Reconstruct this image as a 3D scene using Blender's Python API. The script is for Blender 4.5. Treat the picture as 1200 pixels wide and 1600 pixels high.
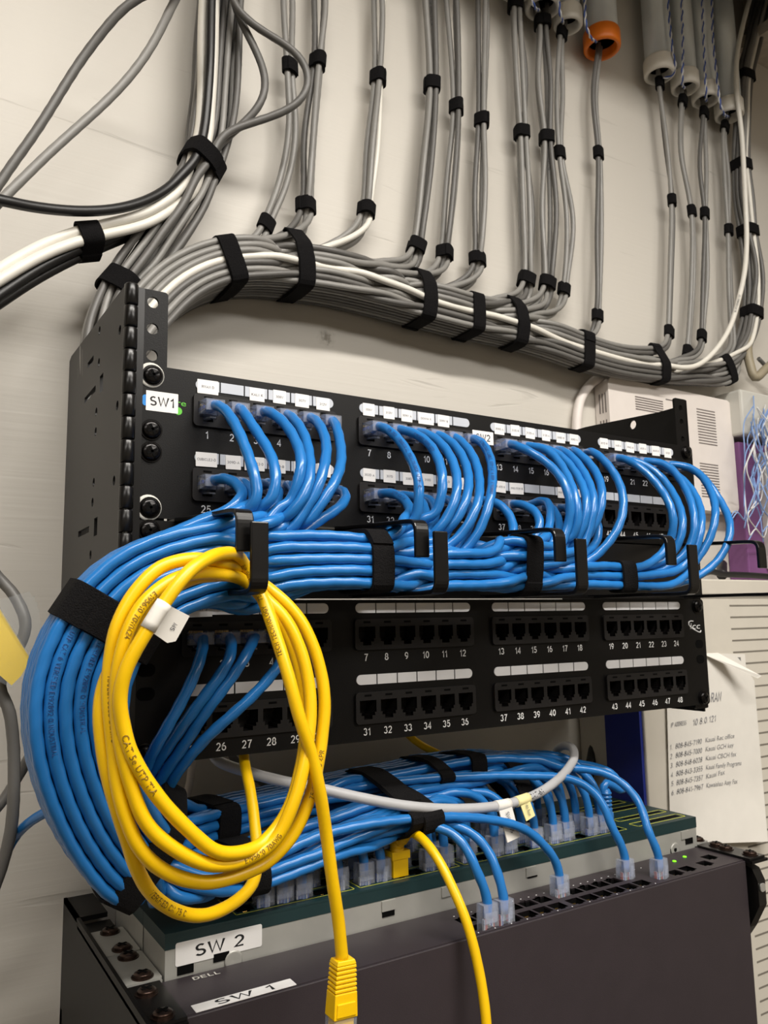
import bpy, math, random
import numpy as np
from mathutils import Vector, Matrix, kdtree
from mathutils.geometry import tessellate_polygon
random.seed(7); rng = np.random.default_rng(7)
for o in list(bpy.data.objects): bpy.data.objects.remove(o)
S = bpy.context.scene; C = S.collection
MM = 0.001
# ------------------------------------------------------------------ camera (lengths below are millimetres; Y=0 is the rack front, Y=165 the wall)
FPX = 1242.87
CP = np.array([-111.1174, -441.3969, -147.5906])
R = np.array([[0.8513417923680119, -0.5242941735713365, -0.018242042832090986],
              [0.056047905280824116, 0.12547325463906148, -0.9905125414066739],
              [0.5216088427942631, 0.8422422940753707, 0.13620621567828375]])
cd = bpy.data.cameras.new('camera'); cam = bpy.data.objects.new('camera', cd); C.objects.link(cam)
cd.sensor_fit = 'HORIZONTAL'; cd.sensor_width = 27.0; cd.lens = FPX * 27.0 / 1200
cd.clip_start = 0.01; cd.clip_end = 50
M4 = Matrix.Identity(4)
for i in range(3):
    M4[i][0] = R[0][i]; M4[i][1] = -R[1][i]; M4[i][2] = -R[2][i]; M4[i][3] = CP[i] * MM
cam.matrix_world = M4
cd.dof.use_dof = True; cd.dof.focus_distance = 0.46; cd.dof.aperture_fstop = 30
S.camera = cam
S.view_settings.view_transform = 'Standard'; S.view_settings.look = 'None'
S.view_settings.gamma = 1; S.view_settings.use_curve_mapping = False
S.view_settings.exposure = -0.3
W = bpy.data.worlds.new('world'); S.world = W; W.use_nodes = True
W.node_tree.nodes['Background'].inputs[0].default_value = (0.9, 0.85, 0.78, 1)
W.node_tree.nodes['Background'].inputs[1].default_value = 0.02
CEIL = 645.0
LIGHTS = [(120, -640, 1050, 90, 26.0, 90), (750, -1400, 1000, 450, 27.0, 22), (-1000, -1300, 1000, 450, 14.0, 22)]   # x, y, sx, sy, watts, recess: lamps in recessed ceiling fittings, last two added as unseen fill
for (lx, ly, sx, sy, wt, rc) in LIGHTS:
    ld = bpy.data.lights.new('ceiling_or_fill_lamp', 'AREA'); ld.shape = 'RECTANGLE'; ld.size = sx * MM; ld.size_y = sy * MM
    ld.energy = wt; ld.color = (1.0, 0.955, 0.89)
    lo = bpy.data.objects.new('ceiling_or_fill_lamp', ld); C.objects.link(lo); lo.location = (lx * MM, ly * MM, (CEIL + rc) * MM)

def at(u, v, X=None, Y=None, Z=None):
    d = R.T @ np.array([(u - 600) / FPX, (v - 800) / FPX, 1.0])
    t = ((X - CP[0]) / d[0]) if X is not None else ((Y - CP[1]) / d[1]) if Y is not None else ((Z - CP[2]) / d[2])
    return CP + t * d
def px(pts): return [at(u, v, Y=y) for (u, v, y) in pts]

# ------------------------------------------------------------------ materials
def lin(c): return tuple(((x / 255) / 12.92 if x / 255 <= 0.04045 else ((x / 255 + 0.055) / 1.055) ** 2.4) for x in c)
MATS = {}
def mat(name, rgb, rough=0.5, metal=0.0, spec=0.5, var=0.06, nscale=60, bump=0.0, bscale=400, coat=0.0, emit=0.0, alpha=None, stretch=None):
    m = bpy.data.materials.new(name); m.use_nodes = True; nt = m.node_tree; b = nt.nodes['Principled BSDF']
    c = lin(rgb)
    tc = nt.nodes.new('ShaderNodeTexCoord'); nz = nt.nodes.new('ShaderNodeTexNoise'); nz.inputs['Scale'].default_value = nscale; nz.inputs['Detail'].default_value = 4
    src = tc.outputs['Object']
    if stretch:
        mp = nt.nodes.new('ShaderNodeMapping'); mp.inputs['Scale'].default_value = stretch; nt.links.new(src, mp.inputs[0]); src = mp.outputs[0]
    nt.links.new(src, nz.inputs['Vector'])
    rp = nt.nodes.new('ShaderNodeValToRGB'); rp.color_ramp.elements[0].position = 0.3; rp.color_ramp.elements[1].position = 0.7
    rp.color_ramp.elements[0].color = tuple(x * (1 - var) for x in c) + (1,); rp.color_ramp.elements[1].color = tuple(min(1, x * (1 + var)) for x in c) + (1,)
    nt.links.new(nz.outputs['Fac'], rp.inputs[0]); nt.links.new(rp.outputs[0], b.inputs['Base Color'])
    b.inputs['Roughness'].default_value = rough; b.inputs['Metallic'].default_value = metal; b.inputs['Specular IOR Level'].default_value = spec
    if coat: b.inputs['Coat Weight'].default_value = coat; b.inputs['Coat Roughness'].default_value = 0.15
    if bump:
        n2 = nt.nodes.new('ShaderNodeTexNoise'); n2.inputs['Scale'].default_value = bscale; n2.inputs['Detail'].default_value = 3
        bp = nt.nodes.new('ShaderNodeBump'); bp.inputs['Strength'].default_value = bump; bp.inputs['Distance'].default_value = 0.001
        nt.links.new(src, n2.inputs['Vector']); nt.links.new(n2.outputs['Fac'], bp.inputs['Height']); nt.links.new(bp.outputs[0], b.inputs['Normal'])
    if emit: b.inputs['Emission Color'].default_value = c + (1,); b.inputs['Emission Strength'].default_value = emit
    if alpha is not None: b.inputs['Alpha'].default_value = alpha
    MATS[name] = m; return m
BLUE = mat('blue_jacket', (34, 112, 182), 0.26, spec=0.5, var=0.05, nscale=40, bump=0.12, bscale=120)
YEL = mat('yellow_jacket', (238, 190, 2), 0.36, var=0.03, bump=0.05, bscale=150)
GREY = mat('grey_jacket', (134, 132, 128), 0.42, var=0.06, bump=0.12, bscale=150)
DGREY = mat('dark_grey_jacket', (96, 94, 91), 0.45, var=0.06, bump=0.12, bscale=150)
WHITEJ = mat('white_jacket', (226, 222, 212), 0.4, var=0.03)
BLACKJ = mat('black_jacket', (26, 25, 25), 0.4, var=0.08)
INK = mat('print_ink', (40, 42, 50), 0.6, var=0.02)
INKB = mat('blue_print_ink', (16, 60, 120), 0.6, var=0.02)
VEL = mat('hook_and_loop', (19, 18, 19), 0.95, spec=0.15, var=0.25, nscale=900, bump=0.8, bscale=1500)
BLK = mat('black_powder_coat', (10, 9, 9), 0.42, spec=0.22, var=0.08, bump=0.12, bscale=1800)
BLKS = mat('black_satin_steel', (14, 13, 13), 0.28, spec=0.4, var=0.08)
BLKP = mat('black_plastic', (27, 25, 25), 0.5, spec=0.3, var=0.08)
HOLE = mat('dark_cavity', (6, 6, 6), 0.8, spec=0.1, var=0.05)
SCR = mat('black_screw', (22, 20, 20), 0.22, metal=0.6, var=0.1)
BRONZE = mat('bronze_screw', (70, 55, 48), 0.3, metal=0.85, var=0.15)
STICK = mat('label_paper', (228, 226, 224), 0.6, var=0.02)
STRIPL = mat('brightened_white_label_window', (236, 236, 238), 0.5, var=0.02)  # white windows, colour lightened further to offset shade on the lower panel
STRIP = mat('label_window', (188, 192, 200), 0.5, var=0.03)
NUM = mat('white_paint', (232, 232, 232), 0.6, var=0.02)
BLKINK = mat('black_ink', (18, 18, 20), 0.7, var=0.02)
GREYINK = mat('grey_ink', (92, 92, 98), 0.7, var=0.02)
GOLD = mat('gold_contact', (200, 160, 80), 0.3, metal=1.0, var=0.05)
PLATE = mat('black_plate_coat', (16, 14, 13), 0.45, spec=0.6, var=0.08)
STEEL = mat('galvanised_steel', (172, 171, 165), 0.42, metal=0.4, var=0.12, nscale=25)
PIPE = mat('conduit_steel', (212, 217, 218), 0.36, metal=0.3, var=0.1, nscale=18)
TEAL = mat('teal_bezel', (20, 46, 48), 0.45, var=0.06)
DELL = mat('charcoal_sheet_steel', (48, 41, 45), 0.5, var=0.05, bump=0.08, bscale=1500)
YLINE = mat('yellow_print', (190, 190, 60), 0.6, var=0.02)
BUSH = mat('white_bushing', (228, 224, 214), 0.4, var=0.02)
ORANGE = mat('orange_bushing', (232, 120, 20), 0.4, var=0.03)
IVORY = mat('ivory_plastic', (226, 218, 212), 0.5, var=0.02)
BEIGE = mat('beige_enamel', (206, 200, 188), 0.5, var=0.02)
BPANEL = mat('navy_panel', (24, 40, 128), 0.45, var=0.04)
PURPLE = mat('purple_plastic', (118, 72, 122), 0.45, var=0.04)
GREYP = mat('pale_grey_plastic', (200, 198, 190), 0.5, var=0.02)
PAPER = mat('paper', (226, 222, 214), 0.8, var=0.02)
CREAM = mat('cream_tag', (236, 224, 160), 0.7, var=0.02)
LOGOB = mat('logo_blue', (20, 130, 210), 0.5, var=0.02)
LOGOG = mat('logo_green', (90, 190, 50), 0.5, var=0.02)
LED = mat('green_led', (120, 255, 20), 0.4, emit=1.5)
RED = mat('red_wire', (190, 70, 50), 0.5); CBLUE = mat('pale_blue_wire', (130, 160, 210), 0.45); CWHITE = mat('white_wire', (222, 222, 222), 0.45); WBLUE = mat('blue_wire', (60, 90, 170), 0.45); GREENW = mat('green_wire', (70, 130, 80), 0.5); BROWNW = mat('brown_wire', (130, 90, 60), 0.5)
YNOTE = mat('yellow_note', (250, 214, 20), 0.6, var=0.02)
def clear(name, rough=0.05, fac=0.2, tint=(0.93, 0.95, 1.0)):
    m = bpy.data.materials.new(name); m.use_nodes = True; nt = m.node_tree; nt.nodes.clear()
    out = nt.nodes.new('ShaderNodeOutputMaterial'); t = nt.nodes.new('ShaderNodeBsdfTransparent'); t.inputs[0].default_value = tint + (1,)
    g = nt.nodes.new('ShaderNodeBsdfPrincipled'); g.inputs['Base Color'].default_value = (0.6, 0.63, 0.7, 1); g.inputs['Roughness'].default_value = rough
    nz = nt.nodes.new('ShaderNodeTexNoise'); nz.inputs['Scale'].default_value = 300
    mx = nt.nodes.new('ShaderNodeMath'); mx.operation = 'MULTIPLY_ADD'; mx.inputs[1].default_value = 0.06; mx.inputs[2].default_value = fac; nt.links.new(nz.outputs['Fac'], mx.inputs[0])
    mix = nt.nodes.new('ShaderNodeMixShader'); nt.links.new(mx.outputs[0], mix.inputs[0]); nt.links.new(t.outputs[0], mix.inputs[1]); nt.links.new(g.outputs[0], mix.inputs[2]); nt.links.new(mix.outputs[0], out.inputs[0])
    return m
CLEAR = clear('clear_polycarbonate'); TAPE = clear('clear_tape', 0.15, 0.05, (0.95, 0.95, 0.93))
def plywood():
    m = bpy.data.materials.new('painted_plywood'); m.use_nodes = True; nt = m.node_tree; b = nt.nodes['Principled BSDF']; L = nt.links.new
    tc = nt.nodes.new('ShaderNodeTexCoord'); mp = nt.nodes.new('ShaderNodeMapping'); mp.inputs['Scale'].default_value = (3, 3, 110); L(tc.outputs['Object'], mp.inputs[0])
    wv = nt.nodes.new('ShaderNodeTexNoise'); wv.inputs['Scale'].default_value = 1.6; wv.inputs['Detail'].default_value = 6; wv.inputs['Distortion'].default_value = 0.6; L(mp.outputs[0], wv.inputs['Vector'])
    mp2 = nt.nodes.new('ShaderNodeMapping'); mp2.inputs['Scale'].default_value = (6, 6, 60); L(tc.outputs['Object'], mp2.inputs[0])
    cr = nt.nodes.new('ShaderNodeTexNoise'); cr.inputs['Scale'].default_value = 1.0; cr.inputs['Detail'].default_value = 3; cr.inputs['Distortion'].default_value = 1.2; L(mp2.outputs[0], cr.inputs['Vector'])
    rp = nt.nodes.new('ShaderNodeValToRGB'); rp.color_ramp.elements[0].position = 0.25; rp.color_ramp.elements[0].color = (0.2, 0.2, 0.2, 1); rp.color_ramp.elements[1].position = 0.31; rp.color_ramp.elements[1].color = (1, 1, 1, 1)
    L(cr.outputs['Fac'], rp.inputs[0])
    big = nt.nodes.new('ShaderNodeTexNoise'); big.inputs['Scale'].default_value = 3; L(tc.outputs['Object'], big.inputs['Vector'])
    base = nt.nodes.new('ShaderNodeValToRGB'); base.color_ramp.elements[0].color = lin((198, 193, 184)) + (1,); base.color_ramp.elements[1].color = lin((211, 206, 197)) + (1,); L(big.outputs['Fac'], base.inputs[0])
    mu = nt.nodes.new('ShaderNodeMix'); mu.data_type = 'RGBA'; mu.blend_type = 'MULTIPLY'; mu.inputs[0].default_value = 0.16; L(base.outputs[0], mu.inputs[6]); L(rp.outputs[0], mu.inputs[7])
    kp = at(510, 527, Y=165) * MM; ds = nt.nodes.new('ShaderNodeVectorMath'); ds.operation = 'DISTANCE'; ds.inputs[1].default_value = tuple(kp); L(tc.outputs['Object'], ds.inputs[0])
    kn = nt.nodes.new('ShaderNodeTexNoise'); kn.inputs['Scale'].default_value = 260; L(tc.outputs['Object'], kn.inputs['Vector'])
    ka = nt.nodes.new('ShaderNodeMath'); ka.operation = 'MULTIPLY_ADD'; ka.inputs[1].default_value = 0.012; L(kn.outputs['Fac'], ka.inputs[0]); L(ds.outputs['Value'], ka.inputs[2])
    kr = nt.nodes.new('ShaderNodeValToRGB'); kr.color_ramp.elements[0].position = 0.0085; kr.color_ramp.elements[0].color = (0.3, 0.27, 0.22, 1); kr.color_ramp.elements[1].position = 0.0125; kr.color_ramp.elements[1].color = (1, 1, 1, 1); L(ka.outputs[0], kr.inputs[0])
    mk = nt.nodes.new('ShaderNodeMix'); mk.data_type = 'RGBA'; mk.blend_type = 'MULTIPLY'; mk.inputs[0].default_value = 0.8; L(mu.outputs[2], mk.inputs[6]); L(kr.outputs[0], mk.inputs[7]); mu = mk
    L(mu.outputs[2], b.inputs['Base Color']); b.inputs['Roughness'].default_value = 0.5
    ad = nt.nodes.new('ShaderNodeMath'); ad.operation = 'MULTIPLY_ADD'; ad.inputs[1].default_value = 0.6; L(wv.outputs['Fac'], ad.inputs[0]); L(rp.outputs[0], ad.inputs[2])
    bp = nt.nodes.new('ShaderNodeBump'); bp.inputs['Strength'].default_value = 0.3; bp.inputs['Distance'].default_value = 0.0012; L(ad.outputs[0], bp.inputs['Height']); L(bp.outputs[0], b.inputs['Normal'])
    return m
PLY = plywood()
PAINT = mat('wall_paint', (176, 168, 154), 0.7, var=0.03); TILE = mat('ceiling_tile', (190, 180, 166), 0.9, var=0.12, nscale=120, bump=0.5, bscale=200)
LINO = mat('vinyl_floor', (78, 70, 62), 0.5, var=0.06)

# ------------------------------------------------------------------ mesh builder
class MB:
    def __init__(s): s.v = []; s.f = []; s.m = []; s.sm = []; s.n = 0
    def add(s, vs, fs, m=0, smooth=False):
        vs = np.asarray(vs, float).reshape(-1, 3); k = s.n
        s.v.append(vs); s.n += len(vs)
        s.f += [tuple(i + k for i in f) for f in fs]; s.m += [m] * len(fs); s.sm += [smooth] * len(fs)
    def box(s, x0, x1, y0, y1, z0, z1, m=0, ax=None):
        vs = np.array([(x, y, z) for x in (x0, x1) for y in (y0, y1) for z in (z0, z1)], float)
        if ax is not None: vs = fr(ax, vs)
        s.add(vs, [(0, 1, 3, 2), (4, 6, 7, 5), (0, 4, 5, 1), (2, 3, 7, 6), (0, 2, 6, 4), (1, 5, 7, 3)], m)
    def plate(s, outer, holes, ax, t, m=0):
        """flat plate in frame ax=(o,u,v,n): outline and holes are 2-D loops, thickness t along n"""
        loops = [outer] + list(holes); flat = [p for l in loops for p in l]
        tri = tessellate_polygon([[Vector((p[0], p[1], 0)) for p in l] for l in loops])
        N = len(flat); vs = [(p[0], p[1], 0) for p in flat] + [(p[0], p[1], t) for p in flat]
        fs = []
        for a, b, c in tri:
            A, B, D = flat[a], flat[b], flat[c]
            if (B[0]-A[0])*(D[1]-A[1]) - (B[1]-A[1])*(D[0]-A[0]) < 0: b, c = c, b
            fs.append((c, b, a)); fs.append((a + N, b + N, c + N))
        k = 0
        for l in loops:
            n = len(l)
            for i in range(n): fs.append((k + i, k + (i + 1) % n, k + (i + 1) % n + N, k + i + N))
            k += n
        s.add(fr(ax, np.array(vs, float)), fs, m)
    def tube(s, P, r, sides=10, m=0, caps=True, lump=0.0, pitch=14.0, ph=0.0, step=None):
        P = np.asarray(P, float); T, N, B = frames(P); n = len(P)
        a = np.linspace(0, 2 * math.pi, sides, endpoint=False)
        seg = np.r_[0, np.cumsum(np.linalg.norm(np.diff(P, axis=0), axis=1))]
        rr = (np.full(n, r) if np.isscalar(r) else np.asarray(r))[:, None] * (1 + lump * np.cos(2 * a[None, :] - (2 * math.pi * seg / pitch + ph)[:, None] * 2))
        V = P[:, None, :] + rr[:, :, None] * (np.cos(a)[None, :, None] * N[:, None, :] + np.sin(a)[None, :, None] * B[:, None, :])
        fs = [(i * sides + j, i * sides + (j + 1) % sides, (i + 1) * sides + (j + 1) % sides, (i + 1) * sides + j) for i in range(n - 1) for j in range(sides)]
        s.add(V.reshape(-1, 3), fs, m, True)
        if caps: 
            k = s.n - n * sides
            s.f += [tuple(k + j for j in range(sides))[::-1], tuple(k + (n - 1) * sides + j for j in range(sides))]; s.m += [m, m]; s.sm += [False, False]
    def lathe(s, prof, ax, sides=24, m=0, smooth=True):
        """prof: (r, h) pairs, revolved about ax n through o"""
        o, u, v, n = [np.asarray(x, float) for x in ax]; a = np.linspace(0, 2 * math.pi, sides, endpoint=False); V = []
        for r, h in prof: V += [o + n * h + r * (math.cos(t) * u + math.sin(t) * v) for t in a]
        k = len(prof); fs = [(i * sides + j, i * sides + (j + 1) % sides, (i + 1) * sides + (j + 1) % sides, (i + 1) * sides + j) for i in range(k - 1) for j in range(sides)]
        s.add(V, fs, m, smooth)
        if prof[0][0] > 1e-6: s.f.append(tuple(s.n - k * sides + j for j in range(sides))[::-1]); s.m.append(m); s.sm.append(False)
        if prof[-1][0] > 1e-6: s.f.append(tuple(s.n - sides + j for j in range(sides))); s.m.append(m); s.sm.append(False)
    def text(s, txt, ax, h, m=0, align='c', width=None, shear=0.0, depth=0.15):
        vs, fs, w = glyphs(txt); k = h / 0.73
        vs = vs * k; w *= k
        if width: vs = vs * np.array([width / w, 1]); w = width
        off = {'c': -w / 2, 'l': 0, 'r': -w}[align]
        V = np.zeros((len(vs), 3)); V[:, 0] = vs[:, 0] + off + shear * vs[:, 1]; V[:, 1] = vs[:, 1] - h / 2; V[:, 2] = depth
        s.add(fr(ax, V), fs, m)
    def tube_text(s, P, s0, txt, h, r, m, rot=0.0):
        """lettering printed along a cable, on the side towards the room"""
        vs, fs, w = glyphs(txt); k = h / 0.73; vs = vs * k
        P = np.asarray(P, float); seg = np.r_[0, np.cumsum(np.linalg.norm(np.diff(P, axis=0), axis=1))]
        if s0 + w * k > seg[-1]: return
        out = []
        T = np.gradient(P, axis=0); T /= np.linalg.norm(T, axis=1)[:, None]
        c = np.array([np.interp(s0 + w * k / 2, seg, P[:, i]) for i in range(3)]); tm = np.array([np.interp(s0 + w * k / 2, seg, T[:, i]) for i in range(3)])
        face = CP - c; face /= np.linalg.norm(face)
        for (x, y) in vs:
            q = s0 + x; p = np.array([np.interp(q, seg, P[:, i]) for i in range(3)]); t = np.array([np.interp(q, seg, T[:, i]) for i in range(3)]); t /= np.linalg.norm(t)
            n = face - t * face.dot(t); n /= np.linalg.norm(n); b = np.cross(n, t); an = (y - h / 2) / r + rot
            out.append(p + (r * 1.05 + 0.02) * (math.cos(an) * n + math.sin(an) * b))
        s.add(out, fs, m)
    def mesh(s, name, mats, org=(0, 0, 0)):
        me = bpy.data.meshes.new(name); V = (np.concatenate(s.v) - np.asarray(org, float)) * MM
        me.from_pydata(V.tolist(), [], s.f)
        for m in mats: me.materials.append(m)
        me.polygons.foreach_set('material_index', s.m); me.polygons.foreach_set('use_smooth', s.sm); me.update()
        return me
def fr(ax, V):
    o, u, v, n = [np.asarray(x, float) for x in ax]; return o + V[:, :1] * u + V[:, 1:2] * v + V[:, 2:3] * n
def frames(P):
    n = len(P); T = np.gradient(P, axis=0); T /= np.linalg.norm(T, axis=1)[:, None] + 1e-12
    N = np.zeros_like(P); up = np.array([0.3, -1, 0.2]); v = up - T[0] * up.dot(T[0]); N[0] = v / np.linalg.norm(v)
    for i in range(1, n):
        v = N[i - 1] - T[i] * N[i - 1].dot(T[i]); N[i] = v / np.linalg.norm(v)
    return T, N, np.cross(T, N)
def _arc(cx, cy, rx, ry, a0, a1, n=12): return [(cx + rx * math.cos(math.radians(a0 + (a1 - a0) * k / n)), cy + ry * math.sin(math.radians(a0 + (a1 - a0) * k / n))) for k in range(n + 1)]
_L, _H = 0.065, 0.935
STROKES = {'0': (.6, [_arc(.3, .5, .24, .435, 90, 450, 20)]), '1': (.42, [[(.08, .7), (.27, .86), (.3, _H), (.3, 0)]]), '2': (.6, [_arc(.3, .68, .22, .255, 165, -35, 12) + [(.08, _L), (.55, _L)]]),
 '3': (.6, [_arc(.28, .71, .2, .225, 160, -90, 11), _arc(.28, .28, .24, .215, 90, -160, 12)]), '4': (.6, [[(.43, 0), (.43, _H), (.05, .28), (.58, .28)]]), '5': (.6, [[(.52, _H), (.15, _H), (.1, .5)] + _arc(.29, .34, .24, .275, 135, -150, 12)]),
 '6': (.6, [_arc(.3, .33, .23, .265, 90, 450, 16), _arc(.42, .33, .35, .6, 95, 180, 8)]), '7': (.58, [[(.05, _H), (.54, _H), (.33, .5), (.22, 0)]]), '8': (.6, [_arc(.3, .71, .19, .225, 90, 450, 14), _arc(.3, .28, .24, .215, 90, 450, 16)]),
 '9': (.6, [_arc(.3, .67, .23, .265, 90, 450, 16), _arc(.18, .67, .35, .6, -85, 0, 8)]), 'A': (.68, [[(.02, 0), (.34, _H), (.66, 0)], [(.14, .32), (.54, .32)]]), 'B': (.64, [[(.09, _L), (.09, _H), (.35, _H)] + _arc(.37, .72, .17, .215, 90, -90, 8) + [(.09, .505)], [(.37, .505)] + _arc(.38, .285, .19, .22, 90, -90, 8) + [(.09, _L)]]),
 'C': (.68, [_arc(.36, .5, .29, .435, 40, 320, 18)]), 'D': (.68, [[(.09, _L), (.09, _H), (.3, _H)] + _arc(.3, .5, .31, .435, 90, -90, 12) + [(.09, _L)]]), 'E': (.6, [[(.55, _H), (.09, _H), (.09, _L), (.56, _L)], [(.09, .5), (.5, .5)]]), 'F': (.56, [[(.54, _H), (.09, _H), (.09, 0)], [(.09, .5), (.46, .5)]]),
 'G': (.72, [_arc(.37, .5, .3, .435, 45, 330, 18) + [(.64, .45), (.4, .45)]]), 'H': (.66, [[(.09, 0), (.09, 1)], [(.57, 0), (.57, 1)], [(.09, .52), (.57, .52)]]), 'I': (.26, [[(.13, 0), (.13, 1)]]), 'K': (.64, [[(.09, 0), (.09, 1)], [(.58, 1), (.09, .4)], [(.26, .56), (.62, 0)]]), 'L': (.54, [[(.09, 1), (.09, _L), (.52, _L)]]),
 'M': (.78, [[(.09, 0), (.09, .97), (.39, .1), (.69, .97), (.69, 0)]]), 'N': (.68, [[(.09, 0), (.09, .96), (.59, .04), (.59, 1)]]), 'O': (.74, [_arc(.37, .5, .3, .435, 90, 450, 20)]), 'P': (.62, [[(.09, 0), (.09, _H), (.36, _H)] + _arc(.37, .7, .19, .235, 90, -90, 8) + [(.09, .465)]]),
 'Q': (.74, [_arc(.37, .5, .3, .435, 90, 450, 20), [(.45, .25), (.68, 0)]]), 'R': (.66, [[(.09, 0), (.09, _H), (.38, _H)] + _arc(.39, .71, .18, .225, 90, -90, 8) + [(.09, .485)], [(.36, .485), (.62, 0)]]), 'S': (.62, [_arc(.31, .71, .21, .225, 40, 235, 10) + _arc(.31, .285, .24, .22, 75, -150, 12)]), 'T': (.58, [[(.0, _H), (.58, _H)], [(.29, _H), (.29, 0)]]),
 'U': (.66, [[(.09, 1), (.09, .33)] + _arc(.33, .33, .24, .265, 180, 360, 12) + [(.57, 1)]]), 'V': (.64, [[(.02, 1), (.32, .05), (.62, 1)]]), 'W': (.92, [[(.02, 1), (.24, .06), (.46, .94), (.68, .06), (.9, 1)]]), 'X': (.64, [[(.03, 1), (.61, 0)], [(.61, 1), (.03, 0)]]), 'Y': (.62, [[(.02, 1), (.31, .46), (.6, 1)], [(.31, .46), (.31, 0)]]), 'Z': (.6, [[(.05, _H), (.55, _H), (.04, _L), (.57, _L)]]),
 '-': (.36, [[(.04, .38), (.32, .38)]]), '.': (.26, [[(.1, .06), (.16, .06)]]), '/': (.3, [[(.02, 0), (.28, 1)]]), ' ': (.32, [])}
def _thick(pl, w):
    P = np.array(pl, float); n = len(P); cl = np.allclose(P[0], P[-1]); T = np.zeros_like(P); V = []
    d = np.diff(P, axis=0); d /= np.linalg.norm(d, axis=1)[:, None] + 1e-9
    for i in range(n):
        a = d[i - 1] if i else (d[-1] if cl else d[0]); c = d[i] if i < n - 1 else (d[0] if cl else d[-1]); m = a + c; l = np.linalg.norm(m); m = m / l if l > .3 else c
        k = 1 / max(.6, m.dot(c)); V.append(P[i] + np.array([-m[1], m[0]]) * w / 2 * k); V.append(P[i] - np.array([-m[1], m[0]]) * w / 2 * k)
    return V, [(2 * i, 2 * i + 1, 2 * i + 3, 2 * i + 2) for i in range(n - 1)]
def stroke_text(t, w=0.145):
    x = 0; vs = []; fs = []
    for ch in t:
        adv, st = STROKES[ch]
        for pl in st:
            V, F = _thick(pl, w); k = len(vs); vs += [(p[0] * .73 + x, p[1] * .73) for p in V]; fs += [tuple(i + k for i in f) for f in F]
        x += (adv + .12) * .73
    return np.array(vs).reshape(-1, 2), fs, max(.1, x - .12 * .73)
_G = {}
def glyphs(t):
    if t not in _G and all(c in STROKES for c in t): _G[t] = stroke_text(t)
    if t not in _G:
        cu = bpy.data.curves.new('t', 'FONT'); cu.body = t; cu.resolution_u = 2 if len(t) > 6 else 3
        ob = bpy.data.objects.new('t', cu); C.objects.link(ob); bpy.context.view_layer.update()
        me = ob.evaluated_get(bpy.context.evaluated_depsgraph_get()).to_mesh()
        vs = np.array([v.co[:2] for v in me.vertices]).reshape(-1, 2); fs = [tuple(p.vertices) for p in me.polygons]
        x0 = vs[:, 0].min() if len(vs) else 0; vs = vs - np.array([x0, 0]); w = vs[:, 0].max() if len(vs) else 0
        _G[t] = (vs, fs, w); bpy.data.objects.remove(ob); bpy.data.curves.remove(cu)
    return _G[t]
X_, Y_, Z_ = np.eye(3)
def front(x, z, y=0.0): return ((x, y, z), X_, Z_, -Y_)          # faces the room
def topf(x, y, z): return ((x, y, z), X_, Y_, Z_)                # faces up
def rrect(w, h, r, cx=0, cy=0, n=5):
    P = []
    for (sx, sy, a0) in ((1, 1, 0), (-1, 1, 90), (-1, -1, 180), (1, -1, 270)):
        for k in range(n + 1):
            a = math.radians(a0 + 90 * k / n); P.append((cx + sx * (w / 2 - r) + r * math.cos(a), cy + sy * (h / 2 - r) + r * math.sin(a)))
    return P
def rect(x0, x1, y0, y1): return [(x0, y0), (x1, y0), (x1, y1), (x0, y1)]
def circ(x, y, r, n=16, ry=None): return [(x + r * math.cos(2 * math.pi * k / n), y + (ry or r) * math.sin(2 * math.pi * k / n)) for k in range(n)]
ORG = {}
def tagp(o, label, cat=None, group=None, kind=None):
    if label: o['label'] = label
    if cat: o['category'] = cat
    if group: o['group'] = group
    if kind: o['kind'] = kind
    return o
def thing(name, label, cat, org, group=None):
    o = bpy.data.objects.new(name, None); C.objects.link(o); o.empty_display_size = 0.02
    o.location = [c * MM for c in org]; ORG[o.name] = np.asarray(org, float); return tagp(o, label, cat, group)
def part(name, mb, mats, parent, label=None, bev=0.0, seg=2):
    org = ORG[parent.name]
    o = bpy.data.objects.new(name, mb.mesh(name, mats if isinstance(mats, list) else [mats], org)); C.objects.link(o); o.parent = parent; ORG[o.name] = org
    if label: o['label'] = label
    if bev: addbev(o, bev, seg)
    return o
def addbev(o, bev, seg=2):
    b = o.modifiers.new('bevel', 'BEVEL'); b.width = bev * MM; b.segments = seg; b.limit_method = 'ANGLE'; b.angle_limit = math.radians(35)
def inst(name, me, parent, M=None, pos=None, label=None):
    """a part sharing mesh data; pos in mm, M a 3x3 whose columns are the part's axes"""
    o = bpy.data.objects.new(name, me); C.objects.link(o); o.parent = parent
    p = np.asarray(pos, float) - ORG[parent.name]
    m = Matrix.Identity(4)
    if M is not None:
        for i in range(3):
            for j in range(3): m[i][j] = M[j][i]
    for i in range(3): m[i][3] = p[i] * MM
    o.matrix_local = m; ORG[o.name] = np.asarray(pos, float)
    if label: o['label'] = label
    return o
def single(name, mb, mats, label, cat, group=None, kind=None, org=None, bev=0.0):
    org = np.concatenate(mb.v).mean(0) if org is None else np.asarray(org, float)
    o = bpy.data.objects.new(name, mb.mesh(name, mats if isinstance(mats, list) else [mats], org)); C.objects.link(o); o.location = [c * MM for c in org]
    if bev: addbev(o, bev)
    return tagp(o, label, cat, group, kind)
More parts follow.
